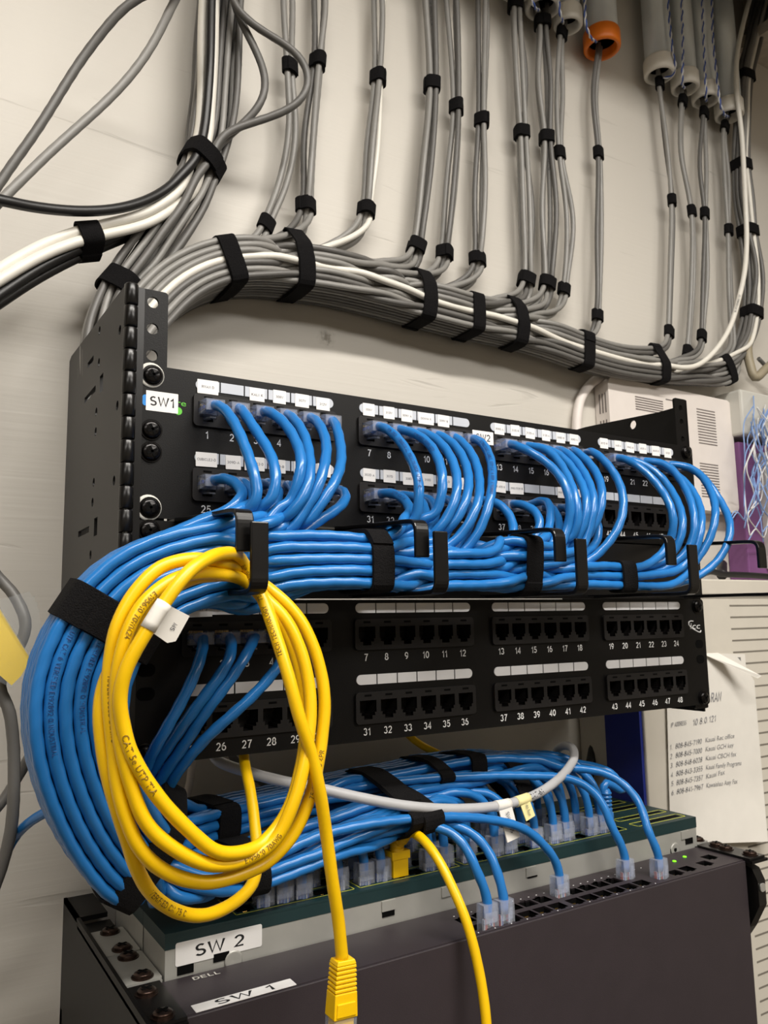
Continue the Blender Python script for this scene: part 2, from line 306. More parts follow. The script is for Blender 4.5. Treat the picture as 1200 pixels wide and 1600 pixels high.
def spline(P, step=4.0):
    P = np.asarray(P, float); keep = [0] + [i for i in range(1, len(P)) if np.linalg.norm(P[i] - P[i - 1]) > 1e-3]; P = P[keep]
    Q = np.vstack([2 * P[0] - P[1], P, 2 * P[-1] - P[-2]]); out = []
    for i in range(1, len(Q) - 2):
        p0, p1, p2, p3 = Q[i - 1:i + 3]; d = [max(1e-3, np.linalg.norm(b - a)) ** 0.5 for a, b in ((p0, p1), (p1, p2), (p2, p3))]
        t0 = 0; t1 = d[0]; t2 = t1 + d[1]; t3 = t2 + d[2]; n = max(2, int(d[1] ** 2 / 2))
        for t in np.linspace(t1, t2, n, endpoint=False):
            A1 = (t1 - t) / (t1 - t0) * p0 + (t - t0) / (t1 - t0) * p1; A2 = (t2 - t) / (t2 - t1) * p1 + (t - t1) / (t2 - t1) * p2; A3 = (t3 - t) / (t3 - t2) * p2 + (t - t2) / (t3 - t2) * p3
            B1 = (t2 - t) / (t2 - t0) * A1 + (t - t0) / (t2 - t0) * A2; B2 = (t3 - t) / (t3 - t1) * A2 + (t - t1) / (t3 - t1) * A3
            out.append((t2 - t) / (t2 - t1) * B1 + (t - t1) / (t2 - t1) * B2)
    out.append(Q[-2]); out = np.array(out)
    L = np.r_[0, np.cumsum(np.linalg.norm(np.diff(out, axis=0), axis=1))]; n = max(3, int(L[-1] / step) + 1); s = np.linspace(0, L[-1], n)
    return np.stack([np.interp(s, L, out[:, i]) for i in range(3)], 1)
def relax(paths, rad, iters=14, keep=3):
    """push touching cables apart so that they lie side by side"""
    org = [p.copy() for p in paths]; ids = np.concatenate([np.full(len(p), i) for i, p in enumerate(paths)]); off = np.r_[0, np.cumsum([len(p) for p in paths])]
    R_ = np.concatenate([np.full(len(p), rad[i]) for i, p in enumerate(paths)])
    for it in range(iters):
        A = np.concatenate(paths); kd = kdtree.KDTree(len(A))
        for i, p in enumerate(A): kd.insert(p, i)
        kd.balance(); D = np.zeros_like(A)
        for i, p in enumerate(A):
            for (q, j, d) in kd.find_range(p, R_[i] * 2 + 0.6):
                if ids[j] == ids[i]: continue
                mn = R_[i] + R_[j]
                if d < mn:
                    v = (A[i] - A[j]); n = np.linalg.norm(v)
                    v = v / n if n > 1e-4 else np.array([0.0, -1 if ids[i] > ids[j] else 1, 0.3])
                    D[i] += v * (mn - d) * 0.28
        for k, p in enumerate(paths):
            d = D[off[k]:off[k + 1]]
            l = np.linalg.norm(d, axis=1)[:, None]; d = d * np.minimum(1, 1.2 / np.maximum(l, 1e-6))
            d[1:-1] = 0.25 * d[:-2] + 0.5 * d[1:-1] + 0.25 * d[2:]; d[:keep] = 0; d[-keep:] = 0
            p += d; q = p.copy(); q[1:-1] = 0.2 * p[:-2] + 0.6 * p[1:-1] + 0.2 * p[2:]
            q[:keep] = p[:keep]; q[-keep:] = p[-keep:]; p[:] = q
    return paths
def strap_mesh(paths, c, nrm, width, radii, reach=60.0, th=1.5, gap=0.6, flap=True, drop=0):
    c = np.asarray(c, float); n = np.asarray(nrm, float); n /= np.linalg.norm(n)
    a = np.array([0, -1.0, 0.05]); u = a - n * a.dot(n); u /= np.linalg.norm(u); v = np.cross(n, u); pts = []
    for p, r in zip(paths, radii):
        d = (p - c) @ n; k = np.where(d[:-1] * d[1:] <= 0)[0]
        best = None
        for i in k:
            t = d[i] / (d[i] - d[i + 1] + 1e-9); q = p[i] + t * (p[i + 1] - p[i]) - c; l = np.linalg.norm(q)
            if l < reach and (best is None or l < best[0]): best = (l, q)
        if best is not None:
            for w in np.linspace(0, 2 * math.pi, 14, endpoint=False): pts.append((best[1].dot(u) + (r + gap) * math.cos(w), best[1].dot(v) + (r + gap) * math.sin(w)))
    if not pts: return None
    pts = sorted(set((round(x, 3), round(y, 3)) for x, y in pts))
    def half(ps):
        h = []
        for p in ps:
            while len(h) > 1 and (h[-1][0]-h[-2][0])*(p[1]-h[-2][1]) - (h[-1][1]-h[-2][1])*(p[0]-h[-2][0]) <= 0: h.pop()
            h.append(p)
        return h
    H = half(pts)[:-1] + half(pts[::-1])[:-1]; H = np.array(H + [H[0]])
    L = np.r_[0, np.cumsum(np.linalg.norm(np.diff(H, axis=0), axis=1))]; K = 44; s = np.linspace(0, L[-1], K, endpoint=False)
    P2 = np.stack([np.interp(s, L, H[:, i]) for i in range(2)], 1); P2 = 0.25 * np.roll(P2, 1, 0) + 0.5 * P2 + 0.25 * np.roll(P2, -1, 0)
    ct = P2.mean(0); D = P2 - ct; D /= np.linalg.norm(D, axis=1)[:, None]; mb = MB()
    def ring(i0, i1, o0, o1, w, closed):
        idx = [k % K for k in range(i0, i1)]; V = []
        for k in idx:
            for (o, z) in ((o0, -w / 2), (o0, w / 2), (o1, w / 2 - 0.3), (o1, -w / 2 + 0.3)):
                q = P2[k] + D[k] * o; V.append(c + u * q[0] + v * q[1] + n * z)
        m = len(idx); fs = []
        for k in range(m if closed else m - 1):
            b = (k + 1) % m
            for e in range(4): fs.append((k * 4 + e, k * 4 + (e + 1) % 4, b * 4 + (e + 1) % 4, b * 4 + e))
        if not closed: fs += [(3, 2, 1, 0), tuple((m - 1) * 4 + e for e in range(4))]
        mb.add(V, fs, 0, False)
    ring(0, K, 0, th, width, True)
    if flap: s0 = int(rng.integers(0, K)); ring(s0, s0 + K // 3, th - 0.1, th + 1.1, width * 0.96, False)
    return mb
def strap(paths, radii, c, nrm, width, label, group, **kw):
    mb = strap_mesh(paths, c, nrm, width, radii, **kw)
    if mb: single('cable_strap', mb, VEL, label, 'strap', group)

# ------------------------------------------------------------------ the room
def struct(name, mb, m): return single(name, mb, m, None, None, None, 'structure', org=(0, 0, 0))
FLOOR = -1550.0; XL, XR, YF, YB = -1900.0, 2100.0, -2600.0, 165.0
b = MB(); b.box(XL, XR, YB, YB + 60, FLOOR, CEIL + 200); struct('wall_back', b, PLY)
b = MB(); b.box(XL - 60, XL, YF - 60, YB + 60, FLOOR, CEIL); struct('wall_left', b, PAINT)
b = MB(); b.box(XR, XR + 60, YF - 60, YB + 60, FLOOR, CEIL); struct('wall_right', b, PAINT)
b = MB(); b.box(XL, XR, YF - 60, YF, FLOOR, CEIL); struct('wall_front', b, PAINT)
b = MB(); b.box(XL, XR, YF, YB, FLOOR - 40, FLOOR); struct('floor', b, LINO)
NOTCH = (330, 868, 60, 165)
b = MB()
holes = [rect(lx - 600, lx + 600, ly - 300, ly + 300) for (lx, ly, *_r) in LIGHTS]
b.plate([(XL, YF), (XR, YF), (XR, YB), (NOTCH[1], YB), (NOTCH[1], NOTCH[2]), (NOTCH[0], NOTCH[2]), (NOTCH[0], YB), (XL, YB)], holes, topf(0, 0, CEIL), 16)
struct('ceiling', b, TILE)
b = MB(); b.box(NOTCH[0] - 30, NOTCH[1] + 30, NOTCH[2] - 60, YB, CEIL + 190, CEIL + 205); b.box(NOTCH[0] - 30, NOTCH[1] + 30, NOTCH[2] - 40, NOTCH[2] - 20, CEIL + 16, CEIL + 190)
b.box(NOTCH[0] - 45, NOTCH[0] - 25, NOTCH[2] - 40, YB, CEIL + 16, CEIL + 190); b.box(NOTCH[1] + 25, NOTCH[1] + 45, NOTCH[2] - 40, YB, CEIL + 16, CEIL + 190); struct('trim_1', b, PAINT)
LAMPM = mat('lamp_housing', (225, 222, 215), 0.5)
for i, (lx, ly, *_r) in enumerate(LIGHTS):
    t = thing('ceiling_or_fill_light', ['recessed ceiling light fitting nearest the rack', 'added unseen fill light fitting at the right of the room', 'added unseen fill light fitting at the left of the room'][i], 'ceiling light', (lx, ly, CEIL + 16), 'recessed ceiling lights')
    b = MB(); x0, x1, y0, y1, z0, z1 = lx - 602, lx + 602, ly - 302, ly + 302, CEIL + 16, CEIL + 130
    b.box(x0, x1, y0, y1, z1, z1 + 2)
    for q in ((x0, x0 + 2, y0, y1), (x1 - 2, x1, y0, y1), (x0, x1, y0, y0 + 2), (x0, x1, y1 - 2, y1)): b.box(*q, z0, z1)
    part('housing', b, LAMPM, t)

# ------------------------------------------------------------------ hinged wall bracket
BX = -7.0
t = thing('hinged_bracket', 'black hinged steel bracket carrying the patch panels on the plywood wall', 'bracket', (-7, 165, -225))
b = MB(); YZ = lambda u, v: tuple(at(u, v, X=BX)[1:])
sl = []
for (u, v, s) in ((158, 517, 'o'), (190, 516, 'o'), (157, 567, 'o'), (186, 634, 'o'), (153, 644, 'o'), (152, 675, 'o'), (181, 751, 'o'), (149, 754, 'o'), (147, 785, 'o'), (144, 867, 'o'), (175, 873, 'o'), (142, 896, 'o')):
    y, z = YZ(u, v); sl.append(circ(y, z, 2.9, 14))
for (u, v, w, h) in ((144, 566, 18, 4), (143, 617, 34, 4), (133, 831, 34, 4), (161, 599, 9, 11), (152, 823, 9, 11)):
    y, z = YZ(u, v); sl.append(rect(y - w / 2, y + w / 2, z - h / 2, z + h / 2))
b.plate([(-1, -228), (165, -228), (165, 48), (158, 50), (-1, 44)], sl, ((BX - 1, 0, 0), Y_, Z_, X_), 2.0)
part('side_plate', b, PLATE, t)
b = MB(); b.box(BX, 40, 162.5, 164.9, -228, -205); b.box(BX, 486, 162.5, 164.9, 20, 46); part('wall_flange', b, BLK, t)
b = MB(); z = 44.5
for k in range(21):
    b.lathe([(0.01, 0.25), (3.4, 0.25), (3.9, 0.8), (3.9, 11.9), (3.4, 12.5), (0.01, 12.5)], ((-5.0, -3.0, z - 12.9 * (k + 1)), X_, Y_, Z_), 16)
b.box(-3, 3, -1.5, 0.4, -226, 44); part('hinge', b, BLKS, t)
b = MB(); hs = [circ(8.75, 38.1, 3.4), circ(8.75, 22.225, 3.4), circ(8.75, 6.35, 3.4)]
b.plate(rrect(19, 272, 2, 8.0, -90.5), hs, front(0, 0, 4.0), 2.0); part('rail', b, BLK, t)
b = MB(); b.plate([(4, -228), (165, -228), (165, 44), (120, 44), (30, 38), (4, 38)], [circ(60.5, 33.0, 4.2)], ((479, 0, 0), Y_, Z_, X_), 2.0); part('side_arm', b, BLK, t)
b = MB(); b.plate(rrect(16, 268, 2, 474, -91), [circ(474, 34.5, 2.6), circ(474, 22.2, 2.6), circ(474, 6.4, 2.6)], front(0, 0, 4.0), 2.0)
b.plate(rrect(9, 268, 1, 0, -91), [], ((481, 6.5, 0), Y_, Z_, X_), 1.6); part('rail', b, BLK, t)
# ------------------------------------------------------------------ screws, shared meshes
def screw_mesh(name, R_=5.2, m=SCR):
    b = MB(); b.lathe([(R_ * 1.18, 0), (R_ * 1.18, 0.6)], ((0, 0, 0), X_, Y_, Z_), 22, 0, False); b.lathe([(R_, 0.6), (R_, 1.5)], ((0, 0, 0), X_, Y_, Z_), 22, 0, False); b.lathe([(R_, 1.5), (R_ * .9, 2.2), (R_ * .6, 2.75), (0.01, 2.95)], ((0, 0, 0), X_, Y_, Z_), 22)
    for a in (0.5, 0.5 + math.pi / 2):
        c, s_ = math.cos(a), math.sin(a); b.box(-R_ * .6, R_ * .6, -0.7, 0.7, 1.8, 3.05, 1, ((0, 0, 0), (c, s_, 0), (-s_, c, 0), Z_))
    return b.mesh(name, [m, HOLE])
SCREW = screw_mesh('screw'); BSCREW = screw_mesh('bronze_screw', 5.0, BRONZE)
FRONT3 = [X_, Z_, -Y_]      # local x,y,z -> panel axes
UP3 = [X_, Y_, Z_]
def washer_mesh():
    b = MB(); b.lathe([(7.4, 0), (7.4, 0.35), (6.0, 0.5), (0.01, 0.5)], ((0, 0, 0), X_, Y_, Z_), 22); return b.mesh('washer', [GREYP])
WASH = washer_mesh()
# jack: cavity of an RJ45 socket, notch downwards, eight gold contacts
def jack_outline(s=1.0): return [(x * s, y * s) for x, y in ((-6, 4.2), (-6, -3.2), (-5, -3.2), (-5, -5.2), (-3, -5.2), (-3, -7.4), (3, -7.4), (3, -5.2), (5, -5.2), (5, -3.2), (6, -3.2), (6, 4.2))]
def jack_mesh(name, depth=13.0, contact=True, outline=None):
    b = MB(); P = outline or jack_outline(); n = len(P)
    V = [(x, y, 0.0) for x, y in P] + [(x, y, -depth) for x, y in P]
    b.add(V, [(i, i + n, (i + 1) % n + n, (i + 1) % n) for i in range(n)] + [tuple(range(n, 2 * n))], 0)
    if contact:
        for k in range(8): x = -3.6 + k * 1.03; b.add([(x - .2, 3.9, -3), (x + .2, 3.9, -3), (x + .2, 0.5, -11), (x - .2, 0.5, -11)], [(0, 1, 2, 3)], 1)
    return b.mesh(name, [BLKP, GOLD])
JACK = jack_mesh('jack')
# plug: local x across, y up (latch at -y), z out of the socket
def plug_mesh():
    b = MB(); w, h = 5.6, 3.9
    prof = [(-9, h), (8.5, h), (12.5, h - 0.6), (12.5, -h + .4), (8, -h), (-9, -h)]
    V = [(sx * w, y, z) for sx in (-1, 1) for z, y in prof]; n = 6
    b.add(V, [tuple(range(n))[::-1], tuple(range(n, 2 * n))] + [(i, (i + 1) % n, (i + 1) % n + n, i + n) for i in range(n)], 0)
    b.add([(sx * 1.6, y, z) for sx in (-1, 1) for z, y in ((-8, -h), (-8, -h - 1.0), (9, -h - 3.4), (9, -h - 2.4))], [(0, 1, 2, 3), (7, 6, 5, 4), (0, 4, 5, 1), (1, 5, 6, 2), (2, 6, 7, 3), (3, 7, 4, 0)], 0)
    b.box(-w + .9, w - .9, h - .15, h + 0.05, 2, 8, 0); b.box(-w + .8, w - .8, -h + .6, h - 1.2, 1.0, 12.0, 0)
    return b.mesh('plug', [CLEAR])
def wires_mesh():
    b = MB(); ms = [ORANGEW, 1, GREENW, CBLUE]
    for k in range(8): x = -3.7 + k * 1.06; b.box(x - .42, x + .42, -0.5, 1.4, -8.5, 3.5, k % 6)
    for k in range(8): x = -3.7 + k * 1.06; b.box(x - .25, x + .25, 2.6, 4.0, -8.9, -2.5, 6)
    return b.mesh('wires', [RED, CWHITE, WBLUE, CWHITE, GREENW, RED, GOLD])
ORANGEW = RED
PLUG = plug_mesh(); WIRES = wires_mesh(); WIRESB = WIRES.copy()
for k_, m_ in enumerate([WBLUE, CWHITE, BLUE, CBLUE, WBLUE, CBLUE, GOLD]): WIRESB.materials[k_] = m_
def add_plug(parent, pos, M, up=False):
    p = inst('plug', PLUG, parent, M, pos)
    q = bpy.data.objects.new('wires', WIRES if up else WIRESB); C.objects.link(q); q.parent = p; q.matrix_local = Matrix.Identity(4); ORG[q.name] = ORG[p.name]
    return p
# ------------------------------------------------------------------ patch panels
PP, PG = 15.3115, 110.5021
def port_x(n, dx=0.0): k = (n - 1) % 24; return 41.1288 + dx + (k // 6) * PG + (k % 6) * PP
def panel(name, label, z0, dx, rows, stick, screws, washers):
    """rows: (label strip centre, block centre, number centre) below the top edge"""
    t = thing(name, label, 'patch panel', (0, 0, z0 - 88.1))
    zt, zb = z0 - 0.3, z0 - 88.1; hol = []
    for (zs, zk, zn) in rows:
        for g in range(4): c = port_x(1 + 6 * g, dx) + 2.5 * PP; hol.append(rect(c - 46, c + 46, z0 + zk - 9.2, z0 + zk + 8))
    b = MB(); b.plate(rrect(482.6, zt - zb, 3, 241.3, (zt + zb) / 2), hol, front(0, 0, 1.6), 1.6); b.box(22, 461, 1.5, 12, zt - 1.6, zt); b.box(22, 461, 1.5, 12, zb, zb + 1.6)
    part('faceplate', b, BLK, t)
    for ri, (zs, zk, zn) in enumerate(rows):
        for g in range(4):
            c = port_x(1 + 6 * g, dx) + 2.5 * PP; zk_ = z0 + zk
            b = MB(); hs = []
            for i in range(6):
                x = (i - 2.5) * PP; hs.append([(x + p[0], p[1]) for p in jack_outline()])
            b.plate(rrect(94, 19.4, 2.5, 0, -.6), hs, front(c, zk_, 0.2), 2.2)
            for i in range(6): x = c + (i - 2.5) * PP; b.box(x - 2.6, x + 2.6, -2.05, -1.5, zk_ + 6.4, zk_ + 7.7, 1)
            pb = part('port_block', b, [BLKP, HOLE], t, bev=0.35)
            for i in range(6): inst('jack', JACK, pb, FRONT3, (c + (i - 2.5) * PP, -1.9, zk_))
            b = MB(); zc = z0 + zs
            for i in range(6):
                x = (i - 2.5) * PP; a, d = x - PP / 2 + 0.45, x + PP / 2 - 0.45
                if i == 0: l = [(d, -3.1), (d, 3.1)] + [(a + 3 + 3.1 * math.cos(w), 3.1 * math.sin(w)) for w in np.linspace(math.pi / 2, 3 * math.pi / 2, 9)]
                elif i == 5: l = [(a, 3.1), (a, -3.1)] + [(d - 3 + 3.1 * math.cos(w), 3.1 * math.sin(w)) for w in np.linspace(-math.pi / 2, math.pi / 2, 9)]
                else: l = rect(a, d, -3.1, 3.1)
                b.plate(l, [], front(c, zc, 0.0), 0.5)
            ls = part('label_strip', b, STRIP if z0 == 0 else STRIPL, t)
            for i in range(6):
                n = 1 + ri * 24 + g * 6 + i; tx = stick.get(n)
                if tx:
                    w = tx[1]; b = MB(); a = front(c + (i - 2.5) * PP + rng.uniform(-1, 1), zc - tx[2] + rng.uniform(-.3, .3), -0.5); an = rng.uniform(-.03, .03)
                    a = (a[0], X_ * math.cos(an) + Z_ * math.sin(an), -X_ * math.sin(an) + Z_ * math.cos(an), -Y_)
                    b.plate(rrect(w, 8.4, 0.3), [], a, 0.35)
                    if tx[0]: b.text(tx[0], a, 1.55, 1, width=min(w - 1.6, 1.25 * len(tx[0])), depth=0.4)
                    part('sticker', b, [STICK, GREYINK], ls)
            b = MB()
            for i in range(6):
                n = 1 + ri * 24 + g * 6 + i; b.text(str(n), front(c + (i - 2.5) * PP, z0 + zn, 0), 4.5, 0)
            part('port_numbers', b, NUM, t)
    for (x, z) in screws:
        s = inst('screw', SCREW, t, FRONT3, (x, -0.1, z0 + z))
    for (x, z) in washers: inst('washer', WASH, t, FRONT3, (x - .8, -0.02, z0 + z))
    return t
names1 = ['RYAN D', None, 'KALI K', '308V', '307V', '312V', '306V', '310V', '309V A', 'DONNA K', '309V B', None, '309D-A', '313D-B', '313D-A', '312D-A', '308D-B', '308D-A', '301D-B', '340D-A', '306D-B', '302D-A', '304D-B', '303D']
st = {}
for i, n in enumerate(names1):
    if n: st[i + 1] = (n, 12.8 if n in ('RYAN D', 'DONNA K') else rng.uniform(8.2, 9.8), rng.uniform(0.7, 1.3))
names2 = {25: 'CUBICLE2-D', 26: '309D-A', 27: 'CUBICLE2-D', 28: '309D-B', 29: '306D', 30: '312D', 31: '302D A', 32: '307D', 33: '308D', 34: '310D', 35: '301-D', 36: '', 37: 'X-ADD B', 38: 'PRINTER B', 41: 'PRINTER'}
for k, n in names2.items(): st[k] = (n, 12.8 if len(n) > 8 else 9.4, 1.0)
SXL, SXR = 8.75, 473.85
UP = panel('patch_bay', 'upper black patch panel, most of its sockets filled with blue cables', 0, 0, ((-7.9, -22.6, -37.5), (-51.4, -66.8, -81.5)), st,
           [(SXL, -6.35), (SXL, -38.1), (SXL, -50.8), (SXL, -82.55), (SXR, -6.35), (SXR, -82.55)], [(SXL, -6.35), (SXL, -82.55)])
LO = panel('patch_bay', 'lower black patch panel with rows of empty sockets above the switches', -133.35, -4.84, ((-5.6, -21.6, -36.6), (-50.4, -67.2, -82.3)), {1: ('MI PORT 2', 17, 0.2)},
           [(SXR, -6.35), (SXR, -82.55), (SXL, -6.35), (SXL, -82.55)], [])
b = MB(); a = front(14.5, -21.2, 0); b.plate(rrect(18.4, 11.6, 0.3), [], a, 0.3); b.text('SW1', a, 5.4, 1, width=14.2, depth=0.38); part('name_sticker', b, [STICK, BLKINK], UP, 'white sticker reading SW1')
b = MB(); b.plate(rrect(6, 6.4, 1.6), [], front(6.3, -21.2, 0), 0.15); b.text('re', front(25.6, -20.2, 0), 3.6, 1, width=5.6); b.plate(circ(23.9, -25.3, 2.3), [], front(0, 0, 0), 0.15, 1); part('brand_mark', b, [LOGOB, LOGOG], UP, 'blue and green brand mark half covered by a sticker')
b = MB(); a = front(246, -17.6, -2.1); b.plate(rrect(19, 9.6, 0.3), [], a, 0.3); b.text('SW2', a, 5.0, 1, width=13, depth=0.38); part('name_sticker', b, [STICK, BLKINK], UP, 'white sticker reading SW2')
b = MB(); a = front(469.5, -156.0, 0)
b.text('icc', a, 5.2, 0, width=12.6, shear=0.25)
b.tube(fr(a, np.array([(-7.5, 3.4, .2), (-8.0, 1, .2), (-5.4, -1.5, .2), (-.5, -3.6, .2), (4, -5.4, .2), (6.4, -5.6, .2), (7.4, -4.2, .2)])), 0.55, 6); b.tube(fr(a, np.array([(-7.5, 3.4, .2), (-5, 4.0, .2), (-2, 3.8, .2)])), 0.5, 6)
part('brand_mark', b, NUM, LO, 'white brand lettering with a swoosh')
for (x, z) in ((SXR, -171.45), (SXR, -184.15), (SXL, -171.45), (SXL, -184.15)):
    b = MB(); b.plate(rrect(10, 7, 3.4), [], front(x, z, 0), 0.12); part('mounting_slot', b, HOLE, LO)
# ------------------------------------------------------------------ cable manager with five pairs of fingers
t = thing('cable_manager', 'black one-unit cable manager with curled fingers between the two patch panels', 'cable manager', (0, 0, -132.6)); MGR = t
b = MB(); b.plate(rrect(482.6, 43.2, 2, 241.3, -111.0), [], front(0, 0, 1.6), 1.6); b.box(20, 462, -6, 0, -133.0, -131.4); part('faceplate', b, BLKS, t)
def finger(x0, x1, path, w, th):
    """bar of width w swept in the YZ plane; x drifts from x0 to x1"""
    P = spline(np.array([(0, y, z) for y, z in path]), 1.5); n = len(P); T = np.gradient(P, axis=0); T /= np.linalg.norm(T, axis=1)[:, None]; Nn = np.cross(T, X_)
    b = MB(); V = []
    for i in range(n):
        x = x0 + (x1 - x0) * min(1, -P[i][1] / 80.0)
        for (dx, dn) in ((-w / 2, -th / 2), (w / 2, -th / 2), (w / 2, th / 2), (-w / 2, th / 2)): V.append(P[i] + X_ * (x + dx) + Nn[i] * dn)
    fs = [(i * 4 + e, i * 4 + (e + 1) % 4, (i + 1) * 4 + (e + 1) % 4, (i + 1) * 4 + e) for i in range(n - 1) for e in range(4)] + [(3, 2, 1, 0), tuple(4 * (n - 1) + e for e in range(4))]
    b.add(V, fs, 0); return b
for i in range(5):
    b = finger(27 + 102.3 * i, 31 + 102.3 * i, [(0, -88.5), (-20, -90), (-55, -92), (-78, -93.2), (-82.5, -94.2), (-84.6, -97), (-85, -101), (-85, -113.5)], 9, 2.6); part('finger', b, BLKS, t, bev=0.7)
    b = finger(33 + 105.5 * i, 36 + 105.5 * i, [(0, -131.5), (-20, -131.8), (-60, -132.2), (-82, -132.4), (-88.5, -131.6), (-90.8, -128.6), (-91, -124), (-91, -99.5)], 9, 2.6); part('finger', b, BLKS, t, bev=0.7)
for (x, z) in ((SXL, -95.25), (SXR, -95.25)): inst('screw', SCREW, t, FRONT3, (x, -0.1, z))
# ------------------------------------------------------------------ vertical wall rack below, holding three switches with their ports facing up
t = thing('switch_rack', 'dark vertical wall rack under the patch panels holding three upward facing switches', 'rack', (241, 165, -800))
b = MB(); b.plate(rect(-43, 165, -800, -331), [], ((1, 0, 0), Y_, Z_, X_), 2.0); b.plate(rect(1, 21, -43, 118), [], topf(0, 0, -337), 2.0); part('side_plate', b, BLK, t)
b = MB(); b.plate(rect(-29, 165, -800, -337), [], ((467, 0, 0), Y_, Z_, X_), 2.0); b.plate(rect(461, 481, -43, 118), [], topf(0, 0, -337), 2.0); part('side_plate', b, BLK, t)
b = MB(); b.box(1, 481, 158, 164.8, -420, -400); b.box(1, 20, 120, 164, -334, -331); part('wall_flange', b, BLK, t)
b = MB(); b.plate([(-43, -368), (-43, -350), (-39, -342), (-26, -338), (-26, -396), (-33, -386)], [], ((466, 0, 0), Y_, Z_, X_), 9.0); b.plate(rrect(6, 6, 2), [], ((470.5, -43.2, -355), X_, Z_, -Y_), 1.0, 1); part('latch', b, [BLKS, STEEL], t, bev=0.6)
def top_screw(par, x, y, z, me=BSCREW): inst('screw', me, par, UP3, (x, y, z))
SOCK = [(x, y) for x, y in ((-5.6, 4.6), (-5.6, -4.6), (-2.2, -4.6), (-2.2, -6), (2.2, -6), (2.2, -4.6), (5.6, -4.6), (5.6, 4.6))]
PORTM = jack_mesh('port', 12.0, True, SOCK); PORTM.materials[0] = HOLE
def port_face(outline, ports, ax, th=1.2): b = MB(); b.plate(outline, [[(x + sx, y + sy * f) for sx, sy in SOCK] for (x, y, f) in ports], ax, th); return b
# first switch (front), charcoal cover, port face at Z=-335
t = thing('network_switch', 'front charcoal network switch with its wide blank cover towards the room', 'network switch', (241, -15, -760)); SW1 = t
b = MB(); b.box(21.5, 461.5, -37, -35.5, -760, -335.6); b.box(21.5, 23, -35.5, 7, -760, -336.2); b.box(460, 461.5, -35.5, 7, -760, -336.2); b.box(21.5, 461.5, 6, 7.4, -760, -345); part('cover', b, DELL, t, bev=0.6)
ports1 = [(209 + 13.0 * (k % 6) + (k // 6) * 81, y, f) for y, f in ((-27.5, 1), (-13.2, -1)) for k in range(12)] + [(376, -26, 1), (393, -26, 1), (408, -25, 1), (430, -24, 1), (446, -16, 1)]
b = port_face(rect(21.7, 461.3, -35.4, 7.2), ports1, topf(0, 0, -336.4)); pf = part('port_face', b, DELL, t)
for (x, y, f) in ports1: inst('port', PORTM, pf, [X_, Y_ * f, Z_] if f == 1 else [-X_, -Y_, Z_], (x, y, -335.2))
b = MB()
for k in range(13): b.box(202.4 + 13.0 * k + (3 if k > 6 else 0), 203.0 + 13.0 * k + (3 if k > 6 else 0), -34.6, -33.8, -335.2, -335.0)
for k in range(26): b.box(206 + 7 * k, 207 + 7 * k, -4.6, -4.0, -335.2, -335.05)
part('port_marks', b, NUM, t)
b = MB()
for (x, y) in ((415, -8), (431, -5)): b.lathe([(1.5, 0), (1.4, .6), (0.01, .9)], topf(x, y, -335.2), 10)
part('indicator_light', b, LED, t)
b = MB(); a = topf(0, 0, -335.1); b.text('DELL', ((45, 1.5, -335.1), X_, Y_, Z_), 3.6, 0, width=15); part('brand_mark', b, GREYP, t)
p3 = [at(303, 1577, Z=-335), at(455, 1540, Z=-335)]; cx = 53; 
b = MB(); a = ((54, -31.6, -335.2), X_, Y_, Z_); b.plate(rrect(54, 8.2, 0.3), [], a, 0.3); b.text('SW 1', a, 5.6, 1, width=32, depth=0.4); part('name_sticker', b, [STICK, BLKINK], t, 'white sticker reading SW 1')
for (xa, xb) in ((3.5, 21), (461, 480)): b = MB(); b.plate(rect(xa, xb, -41, 6), [], topf(0, 0, -334.8), 1.6); part('mounting_ear', b, BLKS, t)
for (x, y) in ((11, -34), (11, -6), (472, -34), (472, -4), (470, -14)): top_screw(t, x, y, -333.2)
